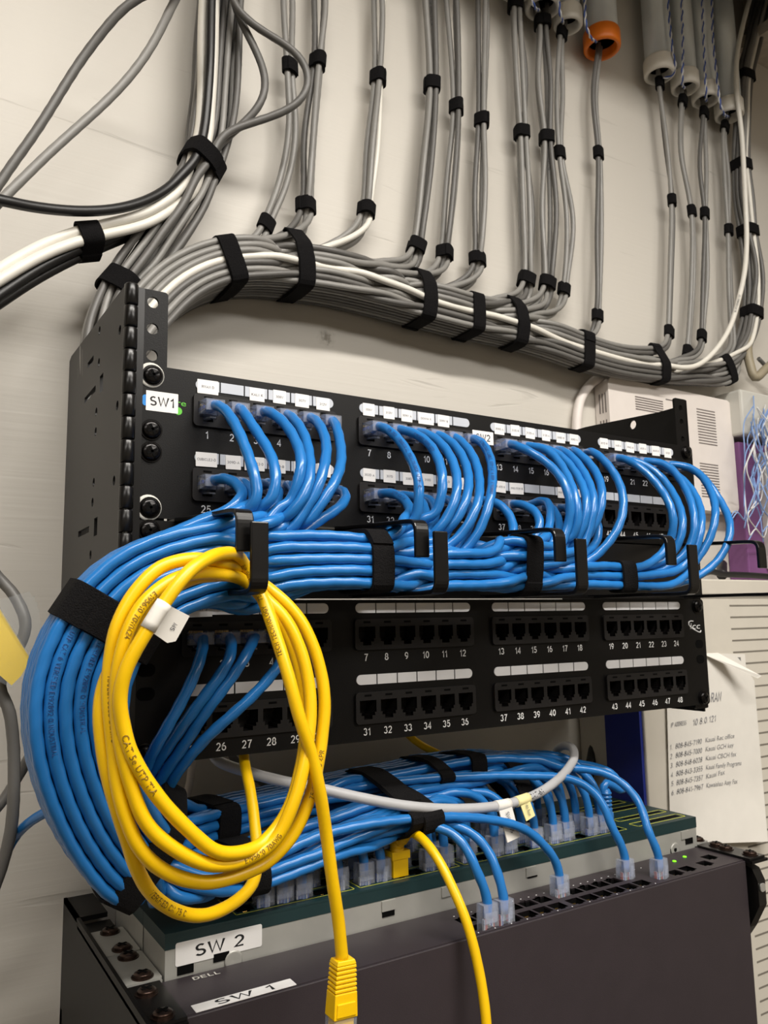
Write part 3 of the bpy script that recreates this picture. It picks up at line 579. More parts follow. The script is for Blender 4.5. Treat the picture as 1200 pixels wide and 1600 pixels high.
# second and third switches: galvanised cases, teal bezels, faces at Z=-312
def teal(label, y0, y1, n):
    t = thing('network_switch', label, 'network switch', (245, (y0 + y1) / 2, -700))
    b = MB(); b.box(24.5, 464, y0 + 0.4, y0 + 1.6, -700, -320.4); b.box(24.5, 25.7, y0 + 1.6, y1 - .4, -700, -320.4); b.box(462.8, 464, y0 + 1.6, y1 - .4, -700, -320.4); b.box(24.5, 464, y1 - 1.6, y1 - .4, -700, -320.4)
    cs = part('case', b, STEEL, t)
    if n == 0:
        for u, v in ((290, 1515), (346, 1495), (607, 1426), (832, 1366), (1077, 1314), (1054, 1330)):
            p = at(u, v, Y=y0); b = MB(); b.box(p[0] - 4.5, p[0] + 4.5, y0 - .1, y0 + .5, p[2] - 2.2, p[2] + 2.2); part('slot', b, HOLE, cs)
        for u in (607, 832, 1077, 700): p = at(u, 1400, Y=y0); b = MB(); b.box(p[0] - 5, p[0] + 5, y0 - .5, y0 + .4, -327, -321); part('lug', b, STEEL, cs)
        for u, v in ((365, 1512), (1057, 1355)): p = at(u, v, Y=y0); b = MB(); b.lathe([(5.5, 0), (5.2, .8), (4.2, .9), (0.01, .2)], ((p[0], y0 + .4, -333.5), X_, Z_, -Y_), 18); part('dimple', b, STEEL, cs)
        b = MB(); a = ((55, y0 + 0.3, -323.6), X_, Z_, -Y_); b.plate(rrect(50, 12, 1.2), [], a, 0.35); b.text('SW 2', a, 6.2, 1, width=28.5, depth=0.45); part('name_sticker', b, [STICK, BLKINK], t, 'white sticker reading SW 2')
    ports = []
    for k in range(24):
        x = 74 + 12.6 * k + 6.0 * (k // 6)
        for (yy, f) in ((y0 + 13.5, 1), (y0 + 28, -1)): ports.append((x, yy, f))
    w = (y1 - y0); outl = rect(24.2, 464.4, y0 + .1, y1 - .3)
    b = port_face(outl, ports, topf(0, 0, -313.5), 1.5)
    b.box(24.2, 25.4, y0 + .1, y1 - .3, -320.2, -313.4); b.box(463.2, 464.4, y0 + .1, y1 - .3, -320.2, -313.4); b.box(25.4, 463.2, y0 + .1, y0 + 1.3, -320.2, -313.4); b.box(25.4, 463.2, y1 - 1.5, y1 - .3, -320.2, -313.4)
    bz = part('bezel', b, TEAL, t)
    for (x, yy, f) in ports: inst('port', PORTM, bz, [X_, Y_, Z_] if f == 1 else [-X_, -Y_, Z_], (x, yy, -312.1))
    b = MB()
    for g in range(4):
        x0 = 74 + g * 81.6 - 7.5; x1 = x0 + 78
        for q in ((x0, x1, y0 + 5.6, y0 + 6.2), (x0, x1, y0 + 35.4, y0 + 36), (x0, x0 + .6, y0 + 5.6, y0 + 36), (x1 - .6, x1, y0 + 5.6, y0 + 36), (x0, x1, y0 + 20.5, y0 + 21)): b.box(*q, -312.1, -311.95)
    for (ya, yb) in ((y0 + 6, y0 + 16.5), (y0 + 25, y0 + 34)):
        for q in ((402, 460, ya, ya + .9), (402, 460, yb - .9, yb), (402, 402.9, ya, yb), (459, 460, ya, yb)): b.box(*q, -312.1, -311.95, 0)
        b.box(411, 456, ya + 2.6, yb - 2.6, -312.1, -311.9, 1)
    part('face_marks', b, [YLINE, HOLE], t)
    ye = min(y1, y0 + 44)
    if n == 0 or n == 1:
        for (xa, xb) in ((3.5, 23.5), (465, 479)):
            b = MB(); b.plate(rrect(xb - xa, ye - y0 - 1.5, 1.5, (xa + xb) / 2, (y0 + ye) / 2 + (0 if n == 0 else 0)), [], topf(0, 0, -334.6), 1.4); b.box(xb - 1.3 if xa < 100 else xa, xb if xa < 100 else xa + 1.3, y0 + 1, ye - 1, -360, -334.6); b.box(xa, xa + 1.3, y0 + 1, ye - 1, -340, -333.4) if xa < 100 else None
            part('mounting_ear', b, STEEL, t)
            for dy in (7, 37): top_screw(t, (xa + xb) / 2 + 1, y0 + dy, -333.2)
    return t
SW2 = teal('middle network switch with a teal port face, its steel case stickered SW 2', 8, 52, 0)
SW3 = teal('rearmost network switch, teal faced, standing against the plywood side', 52, 118, 1)
# ------------------------------------------------------------------ blue patch cables: socket -> arc -> manager -> left loop -> switches
RB = 3.05
ARC = {  # pixel traces read off the photograph, first point at the plug
1: [(350,635),(373,673),(392,722),(404,764),(406,780),(392,812)], 2: [(380,642),(401,675),(422,705),(432,738),(432,771),(420,794),(401,820)],
3: [(420,642),(443,656),(464,691),(474,722),(474,757),(464,785),(439,817)], 4: [(457,652),(476,675),(483,710),(485,733),(478,764),(460,794),(440,822)],
5: [(495,656),(509,682),(510,715),(499,752),(478,792),(447,827)], 6: [(525,663),(533,698),(533,729),(518,764),(490,799),(458,829)],
25: [(350,745),(373,754),(385,775),(383,800)], 26: [(376,754),(392,758),(400,778),(392,808)], 27: [(418,754),(434,756),(438,780),(420,812)], 28: [(448,757),(464,762),(462,785),(438,815)],
29: [(482,764),(496,768),(496,786),(468,818)], 30: [(537,764),(544,775),(532,794),(502,810),(470,827)],
7: [(604,668),(626,688),(642,716),(654,744),(657,770),(652,800),(640,830)], 8: [(648,676),(672,692),(688,724),(693,756),(688,790),(668,825)],
9: [(676,680),(700,704),(714,740),(714,776),(700,810),(675,842)], 10: [(710,692),(728,724),(733,752),(728,786),(710,816),(688,845)],
11: [(732,700),(746,728),(750,760),(746,792),(726,830),(700,860)], 12: [(752,688),(766,712),(770,748),(764,790),(748,834),(715,876)],
31: [(610,768),(634,778),(645,796),(640,822)], 32: [(652,774),(666,794),(668,815),(655,836)], 33: [(676,780),(682,800),(676,820),(660,842)], 34: [(706,779),(712,800),(702,825),(680,850)], 35: [(728,782),(738,800),(732,828),(706,860)],
36: [(771,779),(793,796),(804,818),(802,842),(786,868),(750,888)],
13: [(810,697),(843,713),(868,734),(887,763),(896,794),(894,822),(880,858)], 14: [(854,699),(877,726),(893,757),(901,790),(898,822),(884,856)],
15: [(876,708),(899,737),(914,763),(920,790),(914,822),(895,856)], 16: [(882,704),(908,730),(922,760),(927,790),(920,822),(900,858)], 17: [(896,702),(923,724),(938,752),(942,780),(936,809),(910,848)],
18: [(923,702),(943,717),(964,745),(975,780),(971,817),(950,850),(918,880)],
37: [(813,786),(835,794),(848,812),(845,840),(826,866)], 38: [(848,779),(858,783),(862,800),(856,826),(838,856)], 39: [(861,790),(872,808),(876,832),(860,862)], 40: [(885,792),(898,806),(898,832),(880,864)], 41: [(905,794),(927,803),(938,824),(934,848),(905,872)],
19: [(981,717),(1013,740),(1039,773),(1053,803),(1053,831),(1042,858)], 20: [(1025,736),(1053,773),(1067,808),(1066,838),(1050,868)],
21: [(1039,722),(1062,747),(1079,780),(1086,817),(1084,850),(1062,880)], 22: [(1060,743),(1081,764),(1095,794),(1096,824),(1088,855),(1064,884)],
23: [(1081,729),(1102,750),(1116,780),(1118,810),(1109,845),(1084,880)], 24: [(1090,735),(1118,771),(1137,803),(1142,831),(1132,864),(1098,897)]}
LOP = {1: [(319,1006),(312,1036),(286,1093),(251,1153),(230,1192),(223,1231)], 2: [(362,1000),(366,1021),(347,1058),(303,1110),(260,1171),(234,1218)],
3: [(394,1002),(388,1021),(366,1049),(321,1110),(277,1184),(243,1231)], 4: [(447,996),(451,1017),(433,1045),(390,1093),(325,1149),(282,1197),(251,1236)]}
ZR = {0: -22.6, 1: -66.8}
order = sorted(ARC, key=lambda n: -(port_x(n) + (0 if n <= 24 else -8)))     # far right joins the run first
def arc_pts(n):
    A = ARC[n]; k = len(A); x = port_x(n); z = ZR[(n - 1) // 24]; P = [(x, -4, z), (x, -13, z + 0.3)]
    mx = 60 if n <= 24 else 46
    for i, (u, v) in enumerate(A):
        f = i / (k - 1); y = -26 - (mx - 26) * min(1, f / 0.55)
        if f > 0.75: y = -mx + (mx - 52) * (f - 0.75) / 0.25
        P.append(at(u, v, Y=y))
    return [np.asarray(p, float) for p in P]
AP = {n: arc_pts(n) for n in order}; ENTRY = {n: AP[n][-1][0] for n in order}
RS = 6.25
def jit(i, x): g = np.random.default_rng(int(i * 977 + abs(x) * 13)); return g.uniform(-1, 1, 3) * np.array([0, 1.3, 0.9])
def mgr_slot(i, n, x):
    cols = max(2, math.ceil(n / 5)); r, c = divmod(i, cols); nr = math.ceil(n / cols)
    return np.array([x, -50 + (c - (cols - 1) / 2) * RS * (1 if r % 2 else -1), -126.5 + r * RS + (5 - nr) * 0.6]) + jit(i, x)
xs = [X for X in range(420, 50, -37)]
# loop to the left of the bracket: centre line pixels, depth, outward direction is worked out from the bend
LOOPC = px([(268, 893, -48), (205, 925, -46), (152, 985, -44), (118, 1060, -42), (115, 1135, -38), (132, 1210, -30), (165, 1285, -16), (210, 1340, 0)])
hub = np.mean(LOOPC, axis=0) + np.array([55, 0, 0])
LT = np.gradient(np.array(LOOPC), axis=0); LT /= np.linalg.norm(LT, axis=1)[:, None]
def loop_pt(k, i):
    r, c = divmod(i, 6); rad = np.cross(LT[k], -Y_); rad /= np.linalg.norm(rad)
    if rad.dot(LOOPC[k] - hub) < 0: rad = -rad
    dep = np.cross(LT[k], rad); dep /= np.linalg.norm(dep); dep = dep if dep[1] < 0 else -dep
    sq = 1.0 if 0 < k < len(LOOPC) - 1 else 0.93
    return np.array(LOOPC[k]) + rad * (r - 3) * RS * sq + dep * (c - 2.5) * RS * (0.95 if r % 2 else -0.95)
NB = len(order); NU = 18         # the inner NU cables form the upper sub-bundle
UB = px([(235, 1300, 30), (315, 1278, 58), (450, 1248, 66), (600, 1216, 68), (760, 1196, 66), (880, 1190, 62)])
LB = px([(285, 1368, 8), (375, 1366, 14), (500, 1322, 18), (620, 1276, 20), (740, 1252, 22), (850, 1240, 24)])
def sub_pt(CB, k, i, n, rows):
    t = CB[min(k + 1, len(CB) - 1)] - CB[max(k - 1, 0)]; t /= np.linalg.norm(t); cols = math.ceil(n / rows); r, c = divmod(i, cols)
    up = Z_ - t * t.dot(Z_); up /= np.linalg.norm(up); d = np.cross(t, up); d = d if d[1] < 0 else -d
    return CB[k] + up * (r - (rows - 1) / 2) * RS + d * (c - (cols - 1) / 2) * RS * (1 if r % 2 else -1)
# switch ends
def tport(k, row, sw): x = 74 + 12.6 * k + 6.0 * (k // 6); y0 = 8 if sw == 2 else 52; return np.array([x, y0 + (13.5 if row == 0 else 28), -311.8])
lows = [tport(k, r, 2) for k in range(0, 17) for r in (0, 1) if not (k == 8 and r == 0)][:40]
rng2 = np.random.default_rng(3)
tl = [tport(k, 0, 2) for k in (1, 2, 3, 5, 6, 7, 10, 11, 12, 14, 15)] + [tport(k, 1, 2) for k in (0, 2, 4, 6, 9, 11, 13, 15)]
tu = [tport(k, 0, 3) for k in (6, 9, 10, 11, 14, 16, 20)] + [tport(k, 1, 3) for k in (8, 12, 15, 18)] + [tport(k, 0, 2) for k in (17, 18, 19, 21, 22)] + [tport(k, 1, 2) for k in (17, 19, 20, 21, 23)]
tl.sort(key=lambda p: p[0]); tu.sort(key=lambda p: p[0])
SPEC = {'a': (np.array([215.5, -27.5, -334.8]), [(560,1312,10),(640,1290,4),(692,1290,-6),(730,1322,-20),(749,1375,-27)]), 'b': (np.array([228.5, -27.5, -334.8]), [(575,1300,14),(660,1284,8),(720,1290,-4),(764,1325,-18),(780,1375,-26)]),
        'c': (np.array([290, -13.2, -334.8]), [(400,1352,0),(480,1312,0),(560,1290,-2),(680,1277,-4),(770,1281,-6),(830,1299,-10),(857,1330,-13)]),
        'd': (np.array([355, -13.2, -334.8]), [(700,1215,30),(820,1212,20),(905,1220,8),(941,1250,-4),(957,1300,-11)]), 'e': (np.array([376, -26, -334.8]), [(780,1185,40),(880,1200,28),(950,1208,8),(1000,1252,-12),(1014,1310,-24)])}
low_idx = list(range(NU, NB)); up_idx = list(range(NU))
specL = {len(low_idx) - 1: 'c', len(low_idx) - 2: 'a', len(low_idx) - 3: 'b', len(low_idx) - 4: None}; specU = {NU - 1: 'd', NU - 2: 'e'}
paths = []; info = []
def tail(P, CB, i, n, rows, tgt, spec):
    if spec:
        pos, pts = SPEC[spec]; first = at(*pts[0][:2], Y=pts[0][2])[0]
        for k in range(len(CB)):
            if CB[k][0] < first - 45: P.append(sub_pt(CB, k, i, n, rows))
        P += [at(u, v, Y=y) for u, v, y in pts]; P += [pos + Z_ * 22, pos + Z_ * 4]; return pos
    for k in range(len(CB)):
        if CB[k][0] < tgt[0] - 34: P.append(sub_pt(CB, k, i, n, rows)); zl = P[-1][2]
    j = rng2.uniform(-3, 3)
    P += [np.array([tgt[0] - 13, tgt[1] + (P[-1][1] - tgt[1]) * .35 + j, max(min(zl + 2, -262), -282)]), tgt + np.array([-2.5, 0, 31 + j]), tgt + Z_ * 21, tgt + Z_ * 4]
    return tgt
lowT = iter(tl); upT = iter(tu); endpos = {}
for i, n in enumerate(order):
    P = list(AP[n]); e = ENTRY[n]
    for X in xs:
        if X < e - 22:
            present = [k for k in range(NB) if ENTRY[order[k]] > X + 22]; P.append(mgr_slot(present.index(i), len(present), X))
    for k in range(len(LOOPC)): P.append(loop_pt(k, i))
    if i < NU: tg = None if specU.get(i) else next(upT); endpos[n] = tail(P, UB, i, NU + 4, 3, tg, specU.get(i))
    else:
        q = i - NU; tg = None if specL.get(q) else next(lowT, None)
        if tg is None and not specL.get(q): tg = next(upT)
        endpos[n] = tail(P, LB, q, NB - NU, 4, tg, specL.get(q))
    paths.append(spline(P, 3.6)); info.append(('U', n))
for n in (1, 2, 3, 4):
    x = port_x(n, -4.84); z = -133.35 - 21.6; A = LOP[n]; P = [np.array([x, -4, z]), np.array([x, -13, z])]
    ys = np.interp(np.linspace(0, 1, len(A)), [0, .25, .6, 1], [-20, -30, -26, 2])
    P += [at(u, v, Y=y) for (u, v), y in zip(A, ys)]
    tg = next(upT); P.append(at(262 + n * 4, 1262 + n * 3, Y=26)); endpos[('L', n)] = tail(P, UB[1:], NU + n - 1, NU + 4, 3, tg, None)
    paths.append(spline(P, 3.6)); info.append(('L', n))
relax(paths, [RB] * len(paths), 16)
BP = paths; BR = [RB] * len(paths)
PRINTS = {7: 'C6 252  INDUSTRIAL TECHNOLOGY  UTP  C', 8: 'E192892 ROHS UTP', 12: 'STRUCTURE CABLE  UTP CAT 6 UTP  E192892', 31: 'UTP CAT 6'}
for P, (kind, n) in zip(BP, info):
    if kind == 'U': lab = f'blue patch cable plugged into socket {n} of the upper patch panel'; pos = np.array([port_x(n), -2, ZR[(n - 1) // 24]])
    else: lab = f'blue patch cable plugged into socket {n} of the lower patch panel'; pos = np.array([port_x(n, -4.84), -2, -133.35 - 21.6])
    t = thing('patch_cable', lab, 'cable', pos, 'blue patch cables from the patch panels to the switches')
    b = MB(); b.tube(P, RB, 11, 0, True, 0.05, 24.0, rng.uniform(0, 6))
    if kind == 'U' and n in PRINTS: b.tube_text(P, 26, PRINTS[n], 2.1, RB, 1, rng.uniform(-.3, .3))
    if kind == 'U' and NU <= order.index(n) and order.index(n) % 5 in (0, 3):
        L = 3.6 * len(P); kk = np.argmin(np.linalg.norm(P - LOOPC[3], axis=1)); b.tube_text(P, 3.6 * kk - 30, 'UTP CAT 6 VERIFIED E192892 Q INDUSTRIAL', 2.2, RB, 1, rng.uniform(-.5, .5))
    part('jacket', b, [BLUE, INKB], t)
    add_plug(t, pos, FRONT3)
    ep = endpos[n if kind == 'U' else ('L', n)]; add_plug(t, ep, UP3 if rng.random() < .5 else [-X_, -Y_, Z_], ep[2] < -330)
# one booted blue cable at the right end of the teal face
P = spline([tport(22, 0, 2) + np.array([8, 2, 4]), tport(22, 0, 2) + np.array([8, 2, 34]), at(972, 1235, Y=24), at(955, 1208, Y=30), at(900, 1192, Y=50), at(820, 1184, Y=72), at(740, 1176, Y=84), at(640, 1186, Y=90)], 4)
t = thing('patch_cable', 'blue patch cable with a ribbed blue boot at the right end of the teal switch', 'cable', P[0], 'blue patch cables from the patch panels to the switches')
b = MB(); b.tube(P, RB, 11, 0, True, .03); part('jacket', b, BLUE, t)
b = MB(); prof = [(5.6, 0), (5.6, 12), (4.6, 13)]
for k in range(5): prof += [(4.9, 14 + 3 * k), (4.9, 15.4 + 3 * k), (4.1, 15.6 + 3 * k), (4.1, 16.8 + 3 * k)]
b.lathe(prof + [(3.2, 30)], ((P[0][0], P[0][1], -311.5), X_, Y_, Z_), 16); part('boot', b, BLUE, t)
# straps round the blue cables
sg = 'black straps round the blue cables'
def lp(k): return LOOPC[k]
strap(BP, BR, at(157, 965, Y=-44), LT[2], 19, 'wide black strap across the top of the big blue cable loop', sg, reach=48)
strap(BP, BR, at(200, 1352, Y=-2), np.array([0.75, 0.15, -0.5]), 17, 'black strap at the bottom of the big blue cable loop, above the silver ears', sg, reach=40)
strap(BP, BR, at(570, 882, Y=-50), X_, 14, 'black strap round the blue cables between the first and second manager fingers', sg, reach=30)
strap(BP, BR, at(817, 893, Y=-50), X_, 13.5, 'black strap round the blue cables between the second and third manager fingers', sg, reach=24)
strap(BP, BR, at(972, 905, Y=-50), X_, 14, 'black strap round the few blue cables left of the fourth manager finger', sg, reach=32)
def subs(idx): return [BP[i] for i in idx], [RB] * len(idx)
ui = list(range(NU)) + list(range(NB, NB + 4)); li = list(range(NU, NB))
def tang(CB, k): t = CB[min(k + 1, len(CB) - 1)] - CB[max(0, k - 1)]; return t / np.linalg.norm(t)
strap(*subs(ui), UB[1], tang(UB, 1), 17, 'black strap on the upper blue bundle just right of the yellow coil top', sg, reach=40)
strap(*subs(li), LB[1], tang(LB, 1), 17, 'black strap low on the blue bundle, seen through the yellow coil', sg, reach=40)
strap(BP, BR, at(604, 1246, Y=32), X_ + 0.1 * Y_, 19, 'long black strap spanning both blue bundles above the yellow plug', sg, reach=40)
strap(*subs(li), at(640, 1268, Y=20), tang(LB, 3), 16, 'black strap right beside the long strap, above the yellow plug', sg, reach=40)
strap(*subs(ui[9:]), at(652, 1206, Y=66), X_, 12, 'short black strap on the upper blue bundle, right of the long strap', sg, reach=40)
strap(*subs(ui), at(712, 1200, Y=68), X_, 14, 'black strap at the back of the upper blue bundle, under the lower panel', sg, reach=40)
strap(*subs(ui[:14]), at(776, 1215, Y=58), X_, 14, 'black strap on the upper blue bundle above the white cable tag', sg, reach=40)
# ------------------------------------------------------------------ yellow patch cable coiled on the first finger
RY = 3.1
coil = [(535,1502,-84),(529,1440,-85),(520,1380,-87),(510,1305,-89),(500,1238,-92),(487,1180,-93),(468,1122,-94),(451,1058,-92),(430,990,-86),(410,935,-78),(386,890,-72),
 (372,868,-78),(340,866,-92),(318,876,-98),(295,893,-102),(260,937,-104),(225,993,-103),(197,1045,-101),(187,1090,-99),(191,1127,-98),(204,1175,-98),(243,1240,-98),(292,1294,-97),(339,1331,-95),(376,1332,-92),(410,1318,-88),(449,1268,-86),(470,1200,-85),(478,1130,-84),(466,1040,-82),(440,975,-79),(408,932,-76),(384,908,-71),
 (347,898,-82),(303,896,-90),(260,912,-93),(221,947,-95),(197,995,-95),(184,1050,-94),(182,1100,-94),(188,1160,-95),(204,1225,-95),(229,1287,-95),(273,1327,-95),(328,1351,-93),(376,1346,-90),(427,1316,-90),(455,1264,-92),(471,1213,-92),(482,1153,-90),(485,1093,-88),(472,1023,-85),(446,967,-81),(412,932,-75),(386,896,-68),
 (347,880,-80),(303,873,-86),(251,886,-88),(208,929,-89),(182,981,-89),(171,1045,-88),(170,1095,-89),(176,1160,-90),(184,1230,-91),(200,1287,-91),(222,1331,-91),(262,1364,-89),(321,1379,-87),(372,1368,-85),(420,1345,-84),(457,1305,-84),(480,1258,-85),(494,1208,-85),(503,1153,-84),(507,1090,-83),(494,1023,-81),(468,967,-78),(433,930,-73),(402,908,-66),
 (370,900,-68),(330,900,-78),(290,908,-83),(240,945,-84),(205,995,-84),(175,1040,-84),(158,1090,-84),(157,1135,-85),(166,1200,-86),(182,1260,-86),(200,1315,-84),(215,1360,-80),(240,1400,-74),(281,1426,-66),(321,1430,-60),(365,1411,-52),(394,1382,-44),(402,1345,-34),(398,1287,-20),(391,1235,-6),(382,1190,10),(380,1150,24)]
P = px(coil); YP = spline(P, 3.2); relax([YP], [RY], 1)
t = thing('patch_cable', 'yellow patch cable coiled over the first manager finger with its plug hanging down', 'cable', YP[0])
b = MB(); b.tube(YP, RY, 12, 0, True, .012, 30)
b.tube_text(YP, 150, 'TECH TECHNOLOGY   75 C   24AWG 4PR', 2.3, RY, 1, 0.3)
def near(u, v, y): return 3.2 * int(np.argmin(np.linalg.norm(YP - at(u, v, Y=y), axis=1)))
b.tube_text(YP, near(196, 1150, -98), 'CAT 5e UTP TIA', 2.9, RY, 1, 0.0); b.tube_text(YP, near(228, 1380, -78), 'VERIFIED CM 75 C', 2.6, RY, 1, 0.1)
b.tube_text(YP, near(240, 925, -94), 'E195610 70WM24', 2.3, RY, 1, 0.2); b.tube_text(YP, near(172, 1045, -88), 'TIA/EIA 568B 24AWG', 2.3, RY, 1, 0.2); b.tube_text(YP, near(376, 1346, -90), 'E195610 70AWG', 2.3, RY, 1, -0.2); b.tube_text(YP, near(480, 1258, -85), '75 C 24AWG 4PR', 2.3, RY, 1, -0.3)
part('jacket', b, [YEL, mat('brown_print_ink', (120, 92, 20), 0.6)], t)
o0 = at(536, 1497, Y=-84); dn = at(533, 1590, Y=-84) - o0; dn /= np.linalg.norm(dn); sx = X_ - dn * dn.dot(X_); sx /= np.linalg.norm(sx); sy = np.cross(dn, sx)
b = MB()
def ringbox(h0, h1, w0, w1, d0, d1, m=0):
    V = [o0 + dn * h + sx * (sxx * w) + sy * (syy * d) for h, w, d in ((h0, w0, d0), (h1, w1, d1)) for sxx, syy in ((-1, -1), (1, -1), (1, 1), (-1, 1))]
    b.add(V, [(0, 1, 2, 3)[::-1], (4, 5, 6, 7), (0, 1, 5, 4), (1, 2, 6, 5), (2, 3, 7, 6), (3, 0, 4, 7)], m)
ringbox(0, 2, 4.6, 5.2, 3.6, 4.2)
for k in range(6): ringbox(2.2 + 2.0 * k, 3.6 + 2.0 * k, 5.2 + .12 * k, 5.3 + .12 * k, 4.2, 4.3); ringbox(3.6 + 2.0 * k, 4.3 + 2.0 * k, 4.6 + .12 * k, 4.6 + .12 * k, 3.7, 3.7)
ringbox(14, 25, 5.9, 6.3, 4.4, 4.8); ringbox(18, 24, 4.8, 5.2, 5.2, 5.3); ringbox(25, 40, 5.0, 5.0, 3.6, 3.6)
part('boot', b, YEL, t, 'ribbed yellow strain relief boot', bev=0.5)
b = MB(); ringbox(25, 42, 6.1, 6.1, 4.3, 4.3); part('plug', b, CLEAR, t)
b = MB()
p0 = at(262, 938, Y=-104); p1 = at(228, 990, Y=-103); d = (p1 - p0); L = np.linalg.norm(d); d /= L
kk = np.argmin(np.linalg.norm(YP - at(240, 966, Y=-103.5), axis=1)); b.tube(YP[kk - 2:kk + 3], RY + .35, 14, 0)
q = YP[kk]; tt = YP[kk + 1] - YP[kk - 1]; tt /= np.linalg.norm(tt); fl = at(285, 990, Y=-100) - q; fl -= tt * fl.dot(tt); fl /= np.linalg.norm(fl); nn = np.cross(fl, tt)
b.plate([(2, -6.5), (14, -7.5), (14.6, 4.6), (11.5, 7), (2, 6.5)], [], (q + nn * .2, fl, tt, nn), .3); b.text('MS', (q + fl * 10 + nn * .1, tt, -fl, nn), 2.2, 1, depth=.45); b.text('MS', (q + fl * 10 + nn * .1, tt, fl, -nn), 2.2, 1, depth=.15)
part('wrap_tag', b, [PAPER, GREYINK], t, 'white paper flag wrapped round the yellow jacket')
# second yellow cable
pl = tport(8, 0, 2)
Y2 = spline([pl + Z_ * 6, pl + Z_ * 22, at(627, 1312, Y=19), at(641, 1301, Y=8), at(660, 1311, Y=-8), at(684, 1342, Y=-22), (at(712, 1398, Y=-36)), at(732, 1450, Y=-44), at(750, 1525, Y=-50), at(760, 1600, Y=-54), at(762, 1680, Y=-56), at(762, 1680, Y=-56) + np.array([4, -4, -160.])], 3.2)
t = thing('patch_cable', 'yellow patch cable plugged into the middle switch and drooping over the charcoal cover', 'cable', pl)
b = MB(); b.tube(Y2, RY - .1, 12, 0, True, .012, 30); part('jacket', b, YEL, t)
b = MB(); b.box(pl[0] - 5.8, pl[0] + 5.8, pl[1] - 4.4, pl[1] + 4.4, -312, -299)
b.box(pl[0] - 6.9, pl[0] + 6.9, pl[1] - 5.2, pl[1] + 5.2, -301, -296)
bq = spline([pl + Z_ * 15, pl + Z_ * 20, np.asarray(at(627, 1312, Y=19)), np.asarray(at(635, 1303, Y=13))], 0.8); b.tube(bq, np.array([5.0 - 1.3 * k / len(bq) - (0.55 if k % 4 == 3 else 0) for k in range(len(bq))]), 14)
part('boot', b, YEL, t, 'ribbed yellow boot seated in the switch', bev=0.6)
# grey Cat-6A patch cable with two tags
G1 = spline([at(330, 1160, Y=60), at(340, 1188, Y=40), at(390, 1207, Y=26), at(434, 1219, Y=16), at(490, 1230, Y=8), at(560, 1246, Y=2), at(640, 1260, Y=-2), at(720, 1264, Y=-2), at(790, 1257, Y=0), at(840, 1240, Y=4), at(877, 1213, Y=12), at(897, 1184, Y=26), at(893, 1168, Y=42), at(878, 1166, Y=58), at(866, 1178, Y=72), at(862, 1200, Y=86)], 3.2)
t = thing('patch_cable', 'light grey patch cable looping in front of the blue bundle with paper tags', 'cable', G1[0])
b = MB(); b.tube(G1, 3.3, 12, 0, True, .01, 30)
def nearg(u, v, y): return 3.2 * int(np.argmin(np.linalg.norm(G1 - at(u, v, Y=y), axis=1)))
b.tube_text(G1, nearg(826, 1246, 3), 'CAT-6A', 3.6, 3.3, 1, 0.0); part('jacket', b, [mat('pale_grey_jacket', (178, 178, 180), 0.4, var=.03), INK], t)
def flag(u, v, y, w, l, lean, m, txt, label):
    b = MB(); kk = np.argmin(np.linalg.norm(G1 - at(u, v, Y=y), axis=1)); b.tube(G1[kk - 2:kk + 3], 3.7, 12, 0); q = G1[kk]
    dnv = -Z_ + lean * X_ - 0.15 * Y_; dnv /= np.linalg.norm(dnv); a = X_ - dnv * dnv.dot(X_); a /= np.linalg.norm(a); n_ = np.cross(dnv, a); n_ = n_ if n_[1] < 0 else -n_
    for s_ in (0, -0.5): b.plate(rect(-w / 2, w / 2, 0, l), [], (q + n_ * (2.6 + s_) - dnv * 2, a, dnv, np.cross(a, dnv)), .25)
    if txt: b.text(txt, (q + n_ * 3.2 + dnv * (l * .45), dnv, -np.cross(n_, dnv) * -1, n_), 3.0, 1, width=l * .55, depth=.25)
    part('wrap_tag', b, [m, GREYINK], t, label)
flag(786, 1258, 0, 11.5, 25, .18, PAPER, 'SW2-P45', 'white folded paper tag'); flag(815, 1249, 2, 9, 15, .3, CREAM, '14th floor', 'cream handwritten paper tag')
# grey cables and taped note at the far left
for (pts, lab, m, r) in (([(-40, 860, 70), (0, 905, 70), (22, 930, 66), (40, 975, 60), (30, 1010, 60), (5, 1050, 64), (0, 1075, 62), (14, 1110, 60), (20, 1150, 60), (22, 1200, 60), (18, 1290, 60), (4, 1350, 62), (-20, 1420, 64)], 'grey cable hanging at the far left edge behind the taped yellow note', DGREY, 3.3), ([(-30, 1290, 80), (2, 1254, 80), (28, 1214, 80), (60, 1160, 70), (110, 1100, 60)], 'dark grey cable end passing behind the blue loop at lower left', DGREY, 3.0), ([(-30, 1400, 76), (8, 1335, 74), (22, 1310, 70), (50, 1282, 50), (110, 1250, 20)], 'thin blue cable leaving the left side of the big loop', BLUE, 2.8)):
    q_ = px(pts); q_ = [q_[0] + np.array([-60, 40, 60 if pts[0][1] < 1000 else -60.])] + q_ + ([q_[-1] + np.array([-30, 20, -160.])] if pts[-1][0] < 0 else [])
    Q = spline(q_, 4); b = MB(); b.tube(Q, r, 10, 0, True, .02); single('network_cable', b, m, lab, 'cable')
o = at(30, 985, Y=50); t = thing('taped_note', 'yellow paper note under clear tape at the far left edge', 'note', o)
def quad(pix, y): return [at(u, v, Y=y) for u, v in pix]
def slab(b, q, n, th, m=0): q = [np.asarray(p) for p in q]; k = len(q); b.add(q + [p + np.asarray(n) * th for p in q], [tuple(range(k))[::-1], tuple(range(k, 2 * k))] + [(i, (i + 1) % k, (i + 1) % k + k, i + k) for i in range(k)], m)
b = MB(); slab(b, quad([(-30, 915), (0, 952), (48, 1030), (33, 1056), (18, 1071), (-30, 1030)], 50), -Y_, .2); part('paper', b, YNOTE, t)
